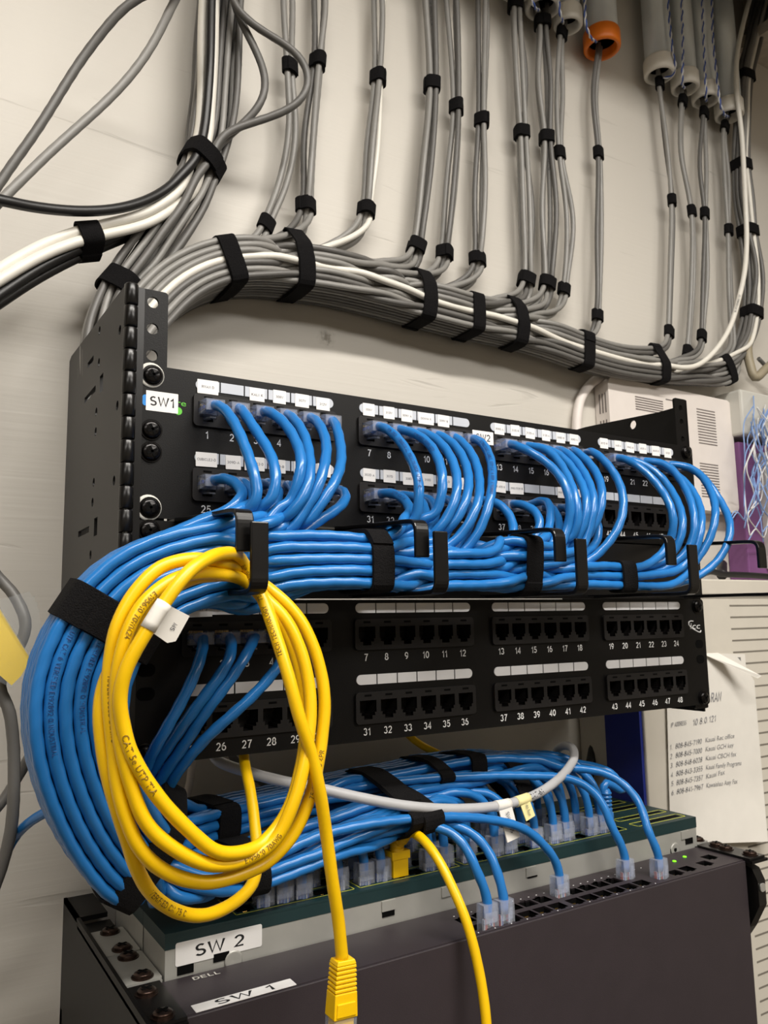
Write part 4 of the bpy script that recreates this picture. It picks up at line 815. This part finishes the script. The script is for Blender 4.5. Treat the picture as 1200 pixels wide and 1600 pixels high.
b = MB(); zig = [(46, 924), (50, 932), (54, 931), (54, 940), (59, 941), (58, 950), (62, 952), (61, 960)]
slab(b, quad([(-30, 955), (0, 937)] + zig + [(66, 985), (64, 1015), (48, 1032), (0, 950), (-30, 960)][:3] + [(0, 957)], 48.6), -Y_, .12)
slab(b, quad([(-30, 925), (0, 948), (52, 1030), (36, 1058), (18, 1075), (-30, 1050)], 49.4), -Y_, .12); part('tape', b, TAPE, t)
# ------------------------------------------------------------------ grey wall cables
RG = 2.8
ordn = ['leftmost', 'second from left', 'third from left', 'fourth from left', 'fifth from left', 'sixth from left', 'seventh from left', 'eighth from left', 'ninth from left']
DROPS = [  # top and strap pixels; 's' strap, 'b' free bulge
 ('leftmost cable drop on the wall', 2, [(452,-30,'b'),(452,0,'b'),(452,105,'s'),(459,210,'b'),(440,300,'b'),(415,350,'s')], 370, 'l'),
 ('second cable drop from left on the wall', 3, [(500,-30,'b'),(500,0,'b'),(497,97,'s'),(482,210,'b'),(480,321,'s')], 462, 'l'),
 ('third cable drop from left on the wall', 3, [(592,-30,'b'),(592,0,'b'),(591,121,'s'),(580,230,'b'),(573,328,'s')], 548, 'l'),
 ('fourth cable drop from left on the wall', 4, [(668,-30,'b'),(670,0,'b'),(676,133,'s'),(668,260,'b'),(651,386,'s')], 590, 'l'),
 ('fifth cable drop from left on the wall', 3, [(707,-30,'b'),(708,0,'b'),(714,167,'s'),(708,280,'b'),(695,395,'s')], 668, 'l'),
 ('sixth cable drop from left on the wall', 3, [(757,-30,'b'),(757,0,'b'),(753,188,'s'),(752,300,'b'),(748,405,'s')], 735, 'l'),
 ('cable drop under the bushing at the top edge', 4, [(806,-20,'b'),(806,8,'s'),(811,110,'b'),(816,208,'s'),(821,330,'b'),(823,438,'s')], 800, 'l'),
 ('cable drop second left of the orange bushing', 4, [(846,8,'b'),(847,36,'s'),(849,130,'b'),(854,216,'s'),(857,330,'b'),(855,444,'s')], 832, 'l'),
 ('cable drop under the bushing left of the orange one', 2, [(880,20,'b'),(877,52,'s'),(875,150,'b'),(875,239,'s'),(890,340,'b'),(882,452,'s')], 860, 'l'),
 ('cable drop under the orange conduit bushing', 2, [(938,55,'b'),(938,78,'b'),(932,150,'b'),(936,240,'s'),(938,370,'b'),(934,493,'s')], 925, 'l'),
 ('cable drop under the first of the four right conduits', 2, [(1030,105,'b'),(1030,131,'s'),(1040,220,'b'),(1050,314,'s'),(1050,420,'b'),(1045,519,'s')], 1030, 'l'),
 ('cable drop under the second of the four right conduits', 2, [(1069,135,'b'),(1066,159,'s'),(1066,240,'b'),(1081,330,'s'),(1084,440,'b'),(1075,549,'s')], 1065, 'l'),
 ('cable drop under the fourth of the four right conduits', 2, [(1136,178,'b'),(1131,198,'s'),(1134,280,'b'),(1138,360,'s'),(1140,450,'b'),(1142,530,'b')], 1118, 'l'),
 ('cable drop under the third of the four right conduits', 2, [(1100,155,'b'),(1100,177,'s'),(1098,260,'b'),(1102,334,'s'),(1101,430,'b'),(1097,526,'s')], 1088, 'l'),
]
# horizontal run
QP = px([(1140,577,138), (1085,582,138), (1025,578,138), (965,566,138), (905,549,138), (850,529,138), (800,513,138), (730,495,138), (658,476,138), (600,458,138), (530,438,138), (460,426,138), (400,418,138), (345,420,138), (300,434,138), (255,462,136), (222,500,132)]) + [np.array([20, 126, 55.]), np.array([22, 118, 5.]), np.array([24, 110, -50.])]
QP = [np.asarray(p) for p in QP]
OP = [np.asarray(p) for p in px([(1232,-100,118), (1215,-60,125), (1192,0,135), (1175,70,140), (1163,121,142), (1160,190,142), (1158,259,142), (1161,310,142), (1168,362,142), (1177,425,142), (1175,490,141), (1162,540,140)])]
def run_tan(k): t = QP[min(k + 1, len(QP) - 1)] - QP[max(0, k - 1)]; return t / np.linalg.norm(t)
gp = []; ginfo = []; members = []      # members: (x position where the cable joins the run, path so far)
ocol = [DGREY, GREY, DGREY, DGREY, DGREY, GREY, DGREY, GREY]
for i in range(12):
    P = []
    for k, c in enumerate(OP):
        a = i * 2.4; w = 4.4 if k in (4, 6, 8, 10) else 6.4; P.append(c + np.array([(i % 4 - 1.5) * RG * 1.9, (-(i // 4) + 1) * RG * 2, 0]) + (rng.uniform(-1, 1, 3) * (3 if w > 5 else .6)))
    members.append((1e9, P, ('main', i), ocol[i % 8] if i != 10 else WHITEJ))
P = px([(1186,-40,116), (1171,0,120), (1160,42,120), (1152,82,120), (1150,119,120), (1152,156,120), (1158,198,121), (1162,258,122), (1165,320,122), (1167,380,122), (1163,430,122), (1155,464,122), (1143,507,123), (1127,536,124), (1103,563,124), (1080,575,122)]); members.append((at(1062, 575, Y=138)[0] + 4, [np.asarray(p) for p in P], ('white', 0), WHITEJ))
straps = []
for di, (lab, n, pts, uj, side) in enumerate(DROPS):
    xj = at(uj, 480, Y=138)[0] if uj > 500 else at(uj, 420, Y=138)[0]
    for i in range(n):
        P = []; a0 = rng.uniform(0, 6.28)
        for (u, v, kd) in pts:
            c = at(u, v, Y=146); s_ = 1.02 if kd == 's' else 2.0
            ang = 2 * math.pi * i / n + (0.4 if kd == 's' else a0 * .15); rad = RG * (1.0 if n == 2 else 1.2 if n == 3 else 1.45) * s_
            if not P and di < 6: P.append(np.array([c[0] + 3 * (i - 1), 148, CEIL - 2])); P.append(np.array([c[0] + 3 * (i - 1), 148, CEIL - 90]))
            P.append(c + np.array([math.cos(ang) * rad, math.sin(ang) * rad * (1 if kd == 's' else .8), 0]) + (rng.uniform(-1, 1, 3) * np.array([2.2, 1.5, 0]) if kd == 'b' else 0))
        last = P[-1]; t = last - np.asarray(at(*pts[-2][:2], Y=146)); t /= np.linalg.norm(t)
        back = (i == n - 1 and n > 1 and 0 < di < 10)
        if back: P.append(last + t * 22 + np.array([4, 10, 0])); xjj = xj - 2
        else: P.append(last + np.array([-3 - 3 * i, -2, -17])); xjj = xj - 8 * i
        members.append((xjj, P, ('drop', di, i), [GREY, GREY, DGREY, GREY][(i + di) % 4] if not (di == 2 and i == 0) else WHITEJ))
    for (u, v, kd) in pts:
        if kd == 's': straps.append((lab, (u, v), di))
members.sort(key=lambda m: -m[0])
N_ALL = len(members)
for idx, (xj, P, inf, m) in enumerate(members):
    P = list(P)
    for k, c in enumerate(QP):
        if c[0] < xj - 14:
            pres = [q for q in range(N_ALL) if members[q][0] > c[0] + 14]; n = len(pres); i = pres.index(idx)
            rows = 6; cols = max(2, math.ceil(n / rows)); r, cc = divmod(i, cols); nr = math.ceil(n / cols)
            t = run_tan(k); up = np.cross(t, Y_); up /= np.linalg.norm(up); up = up if up[2] > 0 or k > 15 else -up
            if k >= 14: up = np.cross(Y_, t) * (1 if np.cross(Y_, t)[2] > 0 else -1); up /= np.linalg.norm(up)
            off = (cc - (cols - 1) / 2) * (1 if r % 2 else -1)
            if inf[0] == 'white': off = -(cols - 1) / 2; r = nr * .45
            P.append(c + up * ((r - (nr - 1) / 2) * RG * 2.12) + Y_ * (off * RG * 2.05))
    gp.append(spline(P, 6)); ginfo.append((inf, m))
# the big bundle coming down at the upper left
PB = [np.array([at(352, -70, Y=140)[0] + 8, 140, CEIL - 1])] + [np.asarray(p) for p in px([(352,-70,140), (345,0,140), (340,80,140), (335,160,140), (327,215,138), (318,255,136), (290,310,134), (255,365,134), (222,410,134), (192,447,134), (176,500,132)])] + [np.array([9, 126, 50.]), np.array([12, 118, 0.]), np.array([14, 110, -50.])]
for i in range(15):
    P = []
    for k, c in enumerate(PB):
        tight = k in (6, 10); r, cc = divmod(i, 5); t = PB[min(k + 1, len(PB) - 1)] - PB[max(0, k - 1)]; t /= np.linalg.norm(t); sd = np.cross(t, Y_); sd /= np.linalg.norm(sd); s_ = 1.0 if tight else 1.28
        P.append(c + sd * ((cc - 2) * RG * 2.05 * s_) + Y_ * ((r - 1) * RG * 2.0 * s_) + rng.uniform(-1, 1, 3) * (0.3 if tight else 1.6))
    gp.append(spline(P, 6)); ginfo.append((('left', i), [DGREY, GREY, DGREY, DGREY][i % 4] if i not in (3, 7) else GREY))
def extra(pts, m, lab): q_ = [np.asarray(p) for p in px(pts)]; gp.append(spline([np.array([q_[0][0] + 4, max(70, q_[0][1]), CEIL - 1])] + q_ + ([q_[-1] + (q_[-1] - q_[-2]) / np.linalg.norm(q_[-1] - q_[-2]) * 260] if pts[-1][0] < 0 else []), 6)); ginfo.append((('x', lab), m))
extra([(322,-60,128),(318,0,128),(316,100,128),(311,200,128),(303,252,128),(292,292,126),(265,318,122),(230,338,118),(170,352,114),(110,368,110),(50,395,104),(0,425,98),(-40,450,94)], WHITEJ, 'white cable sweeping from the big left bundle to the left edge, upper of two')
extra([(340,-60,124),(336,0,124),(334,100,124),(326,200,126),(314,256,126),(298,300,128),(262,330,124),(215,352,118),(150,366,112),(95,384,108),(45,407,102),(0,436,96),(-40,460,92)], WHITEJ, 'white cable sweeping from the big left bundle to the left edge, lower of two')
extra([(328,-60,134),(326,0,134),(324,100,134),(318,200,132),(308,256,132),(295,305,134),(255,340,132),(200,364,126),(140,382,118),(90,402,112),(40,430,104),(0,458,98),(-40,485,92)], BLACKJ, 'black cable sweeping left below the white pair, topmost black one')
extra([(348,-60,150),(343,0,150),(340,100,150),(334,200,148),(322,256,146),(302,318,146),(255,352,142),(200,372,134),(140,394,126),(90,416,118),(40,444,110),(0,472,104),(-40,498,98)], BLACKJ, 'black cable sweeping left below the white pair, lowest black one')
extra([(332,-60,118),(330,0,118),(328,100,118),(321,190,120),(309,250,122),(292,272,122),(262,297,118),(225,316,112),(180,328,106),(120,331,100),(60,325,94),(0,315,88),(-40,306,84)], BLACKJ, 'black cable curving out above the white pair towards the left edge')
extra([(366,-60,120),(362,0,120),(385,50,118),(410,100,116),(418,140,114),(408,165,116),(380,195,122),(352,215,128),(330,240,130),(316,262,130),(290,310,128),(255,368,128),(222,412,128),(190,450,128),(172,505,124)], DGREY, 'dark grey cable bowing out of the big left bundle in a small loop')
extra([(362,-60,112),(358,0,112),(380,28,110),(420,55,106),(465,80,102),(485,115,100),(484,140,100),(465,165,104),(425,182,112),(380,196,120),(345,212,124),(328,240,126),(313,262,126),(287,312,124),(252,370,124),(219,414,124),(188,452,124),(172,505,122)], DGREY, 'dark grey cable bowing out of the big left bundle in a wide loop')
extra([(330,-60,60),(205,0,80),(160,50,90),(122,100,96),(85,160,98),(50,215,98),(20,255,98),(0,285,98),(-30,330,98)], DGREY, 'grey cable crossing the upper left corner, upper of two')
extra([(310,-70,60),(272,0,80),(250,50,88),(215,105,94),(175,150,98),(120,200,98),(70,245,96),(25,290,92),(0,315,90),(-30,345,88)], GREY, 'grey cable crossing the upper left corner, lower of two')
RADS = [{'x': 3.2}.get(i[0][0], RG) for i in ginfo]
for k, (inf, m) in enumerate(ginfo):
    if inf[0] == 'x' and m in (BLACKJ, WHITEJ): RADS[k] = 3.7
    if inf[0] == 'white': RADS[k] = 3.1
relax(gp, RADS, 12, keep=2)
for P, r, (inf, m) in zip(gp, RADS, ginfo):
    b = MB(); b.tube(P, r, 9, 0, True, .03 if m in (GREY, DGREY) else 0, 24.0, rng.uniform(0, 6)); grp = None
    if inf[0] == 'main': lab = 'white cable of the dark bundle at the far right' if m is WHITEJ else 'grey network cable of the thick bundle at the far right wall'; grp = None if m is WHITEJ else 'cables of the far right bundle'
    elif inf[0] == 'white': lab = 'white cable sweeping in front of the far right bundle into the horizontal run'; b.tube_text(P, 500, 'ETL VERIFIED CAT 5E', 2.2, r, 1)
    elif inf[0] == 'drop': lab = 'white cable in the ' + DROPS[inf[1]][0] if m is WHITEJ else 'grey network cable in the ' + DROPS[inf[1]][0]; grp = 'cables of the ' + DROPS[inf[1]][0]
    elif inf[0] == 'left': lab = 'grey network cable of the big bundle falling at upper left'; grp = 'cables of the upper left bundle'
    else: lab = inf[1]
    if inf[0] in ('left', 'main') and inf[1] in (1, 6): b.tube_text(P, 680 if inf[0] == 'left' else 900, 'VERIFIED UTP CAT 5E', 2.0, r, 1)
    if inf[0] == 'drop' and inf[2] == 0 and inf[1] in (0, 2, 3, 7): b.tube_text(P, 170, 'CMP VERIFIED (ETL) TIA', 2.0, r, 1)
    single('network_cable', b, [m, INK], lab, 'cable', grp)
hg = 'black straps on the grey wall cables'; seen = {}
posn = ['upper', 'middle', 'lower']
for (lab, (u, v), di) in straps:
    k = seen.get(di, 0); seen[di] = k + 1; tot = sum(1 for q in straps if q[2] == di)
    which = {1: [''], 2: ['upper', 'lower'], 3: ['upper', 'middle', 'lower']}[tot][k]
    sel = [j for j, (inf, m) in enumerate(ginfo) if inf[0] == 'drop' and inf[1] == di]; c = at(u, v, Y=146); P0 = gp[sel[0]]; kk = int(np.argmin(np.linalg.norm(P0 - c, axis=1))); kk = min(max(kk, 1), len(P0) - 2)
    strap([gp[j] for j in sel], [RADS[j] for j in sel], c, P0[kk + 1] - P0[kk - 1], 13, f'{which} black strap on the {lab}', hg, reach=16)
for q, (u, v, w, lab) in enumerate([(345,420,15,'leftmost black strap on the horizontal grey run, above the bracket'), (459,426,15,'second black strap from left on the horizontal grey run'), (655,476,15,'third black strap from left on the horizontal grey run'), (731,495,14,'fourth black strap from left on the horizontal grey run'), (801,513,15,'fifth black strap from left on the horizontal grey run'), (908,550,15,'sixth black strap on the horizontal grey run, below the orange bushing'), (1026,578,14,'seventh black strap on the horizontal grey run, above the ivory box'), (1135,576,14,'last black strap at the right end of the horizontal grey run')]):
    c = np.asarray(at(u, v, Y=138)); kq = int(np.argmin([np.linalg.norm(p - c) for p in QP])); sel = [j for j, (inf, m) in enumerate(ginfo) if inf[0] in ('main', 'drop', 'white')]
    if q == 7: sel = [j for j in sel if ginfo[j][0][0] == 'main']
    strap([gp[j] for j in sel], [RADS[j] for j in sel], c, run_tan(kq) if q < 7 else np.array([-0.9, 0, -0.45]), w, lab, hg, reach=34)
sel = [j for j, (inf, m) in enumerate(ginfo) if inf[0] == 'main']
for (u, v, w, lab) in [(1163,121,13,'uppermost black strap on the far right bundle'), (1158,259,14,'second black strap down on the far right bundle'), (1168,362,14,'third black strap down on the far right bundle'), (1173,490,14,'lowest black strap on the rising far right bundle')]:
    c = at(u, v, Y=142); strap([gp[j] for j in sel], [RADS[j] for j in sel], c, np.array([0.05, 0, -1]) if v < 480 else np.array([-.15, 0, -1]), w, lab, hg, reach=34)
sel = [j for j, (inf, m) in enumerate(ginfo) if inf[0] == 'left' or inf[0] == 'x' and ('big left' in inf[1] or 'sweeping left' in inf[1] or 'curving' in inf[1])]
strap([gp[j] for j in sel], [RADS[j] for j in sel], at(316, 256, Y=134), np.array([-.42, 0, -.9]), 15, 'black strap on the big bundle falling at upper left', hg, reach=34)
sel2 = [j for j, (inf, m) in enumerate(ginfo) if inf[0] == 'left' or inf[0] == 'x' and 'bowing' in inf[1]]
strap([gp[j] for j in sel2], [RADS[j] for j in sel2], at(190, 450, Y=132), np.array([-.55, 0, -.83]), 17, 'black strap round the grey cables just behind the bracket top', hg, reach=40)
sel = [j for j, (inf, m) in enumerate(ginfo) if inf[0] == 'x' and m in (BLACKJ, WHITEJ) and 'curving' not in inf[1]]
strap([gp[j] for j in sel], [RADS[j] for j in sel], at(138, 376, Y=117), np.array([-.9, -.1, -.35]), 16, 'black strap on the white and black cables at the left', hg, reach=30)
# ------------------------------------------------------------------ conduits with bushings and pull wires
def conduit(u, v, ro, bush, lab, wire=None):
    c = np.asarray(at(u, v, Y=140)); z = c[2]; t = thing('conduit', lab, 'conduit', (c[0], 140, z), 'steel conduits coming down the wall'); fx = ((c[0], 140, z), X_, Y_, Z_)
    b = MB(); H = CEIL + 188 - z; b.lathe([(ro, 12), (ro, H), (0.01, H)], fx, 28); b.lathe([(ro - 1.6, 12), (ro - 1.6, H - 2)], fx, 28, 1); part('pipe', b, [PIPE, HOLE], t)  # pipe bore and bushing disc coloured dark to stand for the shade inside
    b = MB(); b.lathe([(ro - 3.2, 14), (ro - 3.0, 3), (ro - 1.6, 0.4), (ro + .6, 0), (ro + 2.2, 1.6), (ro + 2.4, 6), (ro + 2.4, 19), (ro + 1.6, 21), (ro, 21.4)], fx, 28); b.lathe([(0.01, 13.8), (ro - 3.1, 13.9)], fx, 28, 1); part('bushing', b, [bush, HOLE], t); return c
CW = [(1031, 119, 16.5, BUSH, 'first of the four right conduits, highest white bushing'), (1071, 140, 15, BUSH, 'second of the four right conduits, with a white bushing'), (1103, 159, 15, BUSH, 'third of the four right conduits, with a white bushing'), (1140, 183, 16, BUSH, 'fourth of the four right conduits, lowest white bushing'),
      (941, 78, 19, ORANGE, 'steel conduit with an orange bushing'), (888, 42, 14, BUSH, 'steel conduit with a white bushing just left of the orange one'), (848, 16, 17, BUSH, 'steel conduit whose white bushing is cut by the top edge, second left of orange'), (808, -8, 13, BUSH, 'steel conduit barely seen at the top edge, third left of orange')]
cc = [conduit(*q) for q in CW]
def pull(pts, lab):
    Q = spline(px(pts), 2.5); T, N, B = frames(Q); b = MB(); s_ = np.arange(len(Q)) * 2.5
    for ph, m in ((0, 0), (math.pi, 1)):
        a = s_ / 18 * 2 * math.pi + ph; b.tube(Q + 0.95 * (np.cos(a)[:, None] * N + np.sin(a)[:, None] * B), 0.85, 6, m)
    single('pull_wire', b, [WBLUE, CWHITE], lab, 'wire', 'twisted blue and white wires beside the conduits')
pull([(1041,-40,118),(1046,30,118),(1051,80,119),(1055,105,122),(1048,119,132),(1036,122,138)], 'twisted blue and white wire in front of the first right conduit')
pull([(1063,-40,118),(1066,30,118),(1067,90,119),(1066,118,120),(1066,132,128),(1070,138,139)], 'twisted blue and white wire in front of the second right conduit')
pull([(1096,-40,118),(1098,30,118),(1101,100,119),(1103,140,120),(1103,154,128),(1104,158,139)], 'twisted blue and white wire in front of the third right conduit')
pull([(1112,-40,118),(1114,60,118),(1120,120,119),(1126,165,119),(1131,178,126),(1138,183,139)], 'twisted blue and white wire in front of the fourth right conduit')
pull([(916,-30,118),(914,0,118),(916,40,119),(922,57,124),(932,66,136)], 'twisted blue and white wire left of the orange bushing')
pull([(872,-40,118),(873,0,119),(876,25,122),(880,36,134)], 'twisted blue and white wire at the white bushing left of the orange one')
pull([(829,-40,118),(831,0,119),(836,12,124),(842,16,136)], 'twisted blue and white wire at the white bushing cut by the top edge')
# ------------------------------------------------------------------ ivory wall box with louvres
t = thing('wall_cabinet', 'ivory plastic wall box with louvre slots behind the rack at right', 'cabinet', (650, 165, -30))
b = MB(); yf = 144.0; b.plate(rrect(216, 140, 9, 650, 44), [], front(0, 0, yf + 20), 20); part('case', b, IVORY, t, bev=3.0, seg=4)
def slots(cx, cz, w, n, pitch, h=1.2, tilt=0):
    for k in range(n): z = cz + ((n - 1) / 2 - k) * pitch; b.box(cx - w / 2, cx + w / 2, yf - .12, yf + .5, z - h / 2, z + h / 2)
f3 = lambda u, v: at(u, v, Y=yf); LSH = mat('louvre_shadow', (112, 104, 100), 0.7)
for (ua, va, ub, vb, n) in ((992, 618, 1037, 648, 6), (1088, 637, 1121, 698, 13), (1093, 722, 1126, 780, 13), (1040, 622, 1052, 628, 1)):
    b = MB(); p, q = f3(ua, va), f3(ub, vb); slots((p[0] + q[0]) / 2, (p[2] + q[2]) / 2, abs(q[0] - p[0]), n, abs(p[2] - q[2]) / max(1, n - .2), 1.5); part('louvres', b, LSH, t)
b = MB()
for k in range(3):
    y = 149 + 4.2 * k; b.box(541.8, 542.6, y - .8, y + .8, 74, 96); b.box(541.8, 542.6, y - .8, y + .8, 40, 66)
part('louvres', b, LSH, t)
Q = spline(px([(945, 588, 158), (925, 598, 158), (908, 622, 158), (902, 650, 157), (901, 690, 156), (905, 760, 154)]), 5); b = MB(); b.tube(Q, 5.2, 12); single('network_cable', b, IVORY, 'thick ivory cable arching down beside the ivory wall box', 'cable')
# ------------------------------------------------------------------ beige equipment cabinet with slits, paper, purple rack
YC = 80.0
t = thing('equipment_cabinet', 'beige steel cabinet with long slits and a navy side behind the rack at right', 'cabinet', (650, 165, -900)); b = MB()
b.box(493, 900, YC, 164, -900, -127); b.box(490, 904, YC - 4, 164.5, -127, -111); part('case', b, BEIGE, t, bev=1.5)
b = MB(); b.box(489.5, 492.8, YC + 3, 126, -890, -130); part('side_panel', b, BPANEL, t, 'navy blue side panel')
b = MB()
for k in range(42):
    p = at(1140, 950 + 0, Y=YC); z = -138 - 12.0 * k; b.box(p[0] + (0 if k < 4 else 0), 880, YC - .15, YC + .6, z - .9, z + .9)
part('slits', b, mat('slit_shadow', (120, 114, 104), 0.7), t)
# handwritten sheet
o = at(1100, 1150, Y=YC - 3); t = thing('paper_sheet', 'white handwritten sheet with a folded corner taped to the beige cabinet', 'paper', o)
def P2(u, v, y): return at(u, v, Y=y)
b = MB(); nU, nV = 6, 14
def ptp(s_, r_):     # sheet outline: left/right edges in pixels
    l = np.array([1040 + 8 * r_ if r_ < 9 else 0, 1020 + 300 * r_]); lr = np.array([np.interp(r_, [0, .12, 1], [1148, 1178, 1200]), np.interp(r_, [0, 1], [1022, 1315])])
    p = l * (1 - s_) + lr * s_; return P2(p[0], p[1], YC - 3 - 30 * max(0, r_ - .72) * s_)
V = [ptp(i / nU, j / nV) for j in range(nV + 1) for i in range(nU + 1)]; fs = [(j * (nU + 1) + i, (j + 1) * (nU + 1) + i, (j + 1) * (nU + 1) + i + 1, j * (nU + 1) + i + 1) for j in range(nV) for i in range(nU)]
b.add(V, fs, 0, True); k0 = b.n; b.add([v + Y_ * .3 for v in V], [f[::-1] for f in fs], 0, True)
slab(b, [P2(1096, 1021, YC - 3), P2(1122, 1020, YC - 3.4), P2(1190, 1056, YC - 26), P2(1184, 1060, YC - 24)], Y_, .3)
def hand(txt, u, v, u2, v2, h, y=YC - 3.4):
    a, c = P2(u, v, y), P2(u2, v2, y); ux = c - a; L = np.linalg.norm(ux); ux /= L; uz = np.cross(Y_, ux) * -1; uz = uz if uz[2] > 0 else -uz
    b.text(txt, (a, ux, uz, np.cross(ux, uz)), h, 1, 'l', width=L, shear=.25, depth=.05)
hand('RAN', 1110, 1090, 1126, 1088, 9); hand('IP ADDRESS', 1048, 1133, 1072, 1129, 4.2); hand('10.8.0.121', 1082, 1129, 1118, 1122, 6)
for k, (n_, w_) in enumerate((('808-845-7190', 'Kauai Rec office'), ('808-845-7000', 'Kauai GCH key'), ('808-848-6028', 'Kauai CBCH fax'), ('808-843-3355', 'Kauai Family Programs'), ('808-845-7357', 'Kauai Fax'), ('808-841-7967', 'Kawaiahao Assy Fax'))):
    v = 1168 + 14.2 * k; hand(f'{k + 1}.', 1046 + k * .6, v, 1051 + k * .6, v - 1, 4.6); hand(n_, 1055 + k * .4, v - 2, 1096 + k * .4, v - 10, 4.8); hand(w_, 1102 + k * .3, v - 12, (1147, 1146, 1150, 1158, 1132, 1152)[k], v - 19, 4.6)
part('sheet', b, [PAPER, mat('pencil_ink', (150, 150, 152), .7)], t)
b = MB(); slab(b, [P2(1118, 1021, YC - 1), P2(1164, 1022, YC - 1), P2(1166, 1046, YC - 1), P2(1120, 1044, YC - 1)], Y_, .3); slab(b, [P2(1143, 1027, YC - 1.2), P2(1157, 1027, YC - 1.2), P2(1158, 1040, YC - 1.2), P2(1143, 1040, YC - 1.2)], -Y_, .2, 1)
single('sticker_card', b, [PAPER, mat('card_grey', (120, 118, 116), .7)], 'small white printed card behind the folded corner of the sheet', 'card')
# purple wiring block with white block above and loose wires
t = thing('wiring_block', 'purple plastic wiring block on the wall at the right edge', 'wiring block', at(1180, 900, Y=150))
p0, p1 = at(1152, 690, Y=140), at(1159, 888, Y=140); b = MB(); b.box(p0[0], p0[0] + 150, 138, 164.8, p1[2] - 14, p0[2]); part('base', b, PURPLE, t, bev=2)
b = MB()
for k in range(3): x = p0[0] + 34 + 36 * k; b.box(x, x + 18, 128, 138.2, p1[2], p0[2] - 12)
part('terminal_strip', b, GREYP, t, 'pale terminal strip', bev=1)
q0, q1 = at(1148, 606, Y=130), at(1170, 690, Y=130); b = MB(); b.box(q0[0] + 8, q0[0] + 190, 128, 164.8, q1[2] + 8, q0[2]); single('junction_box', b, GREYP, 'pale grey junction box at the right edge above the purple block', 'box', bev=3)
wg = 'loose thin wires at the right edge'; wl = ['pale blue', 'white']
for i in range(30):
    u = rng.uniform(1172, 1215); v = rng.uniform(618, 680); P = []
    for k in range(6):
        P.append((u, v, rng.uniform(108, 126))); v += rng.uniform(22, 44); u += rng.uniform(-22, 22); u = max(1163, u)
    if i % 5 == 0: P.append((P[-1][0] - 14, P[-1][1] - 12, 112)); P.append((P[-1][0] - 8, P[-1][1] + 10, 112))
    b = MB(); b.tube(spline(px(P), 3), 0.75, 6); single('loose_wire', b, [CBLUE, CWHITE][i % 3 == 0], ('white' if i % 3 == 0 else 'pale blue') + ' thin wire in the tangle over the purple block', 'wire', 'white' + ' tangle wires' if i % 3 == 0 else 'pale blue tangle wires')
for pts, r, m, lab in (([(1098,897,120),(1112,893,120),(1128,897,118),(1150,898,116),(1175,899,114),(1215,902,112)], 3.4, BLACKJ, 'black cable lying along the top of the beige cabinet'), ([(1215,560,120),(1196,577,122),(1180,590,126),(1172,570,130),(1168,545,134),(1172,520,140)], 5.5, mat('tan_jacket', (150, 140, 118), .5), 'thick tan cable curling at the right edge under the far right bundle'),
                       ([(1185,560,140),(1200,575,140),(1220,590,140)], 2.6, DGREY, 'grey cable leaving right under the far right bundle'),
                       ([(935,1100,150),(930,1130,150),(928,1165,150),(922,1200,148),(918,1230,146)], 5.0, BLACKJ, 'black cable hanging behind the rack beside the navy panel'), ([(946,1090,152),(950,1130,152),(953,1180,152),(950,1215,150),(938,1255,148)], 4.0, GREY, 'grey cable hanging behind the rack beside the navy panel'),
                       ([(892,1180,128),(902,1215,128),(909,1245,126),(915,1275,122),(917,1300,116)], 4.2, WHITEJ, 'white cable dropping behind the blue bundle to the rear switch'), ([(300,1190,150),(297,1220,150),(290,1250,148)], 3.0, IVORY, 'ivory cable on the wall under the lower panel'),
                       ([(352,1150,140),(365,1185,138),(400,1215,134),(440,1240,126)], 3.0, DGREY, 'grey cable behind the yellow coil under the lower panel'), ([(630,1140,110),(648,1157,105),(665,1168,98),(690,1180,92)], 3.0, YEL, 'yellow cable glimpsed under the lower panel above the blue bundle'), ([(1128,882,150),(1128,890,140),(1128,899,132)], 6, BLACKJ, 'small black knob standing on the black cable over the beige cabinet')):
    b = MB(); b.tube(spline(px(pts), 4), r, 10); single('network_cable' if 'knob' not in lab else 'knob', b, m, lab, 'cable' if 'knob' not in lab else 'knob')
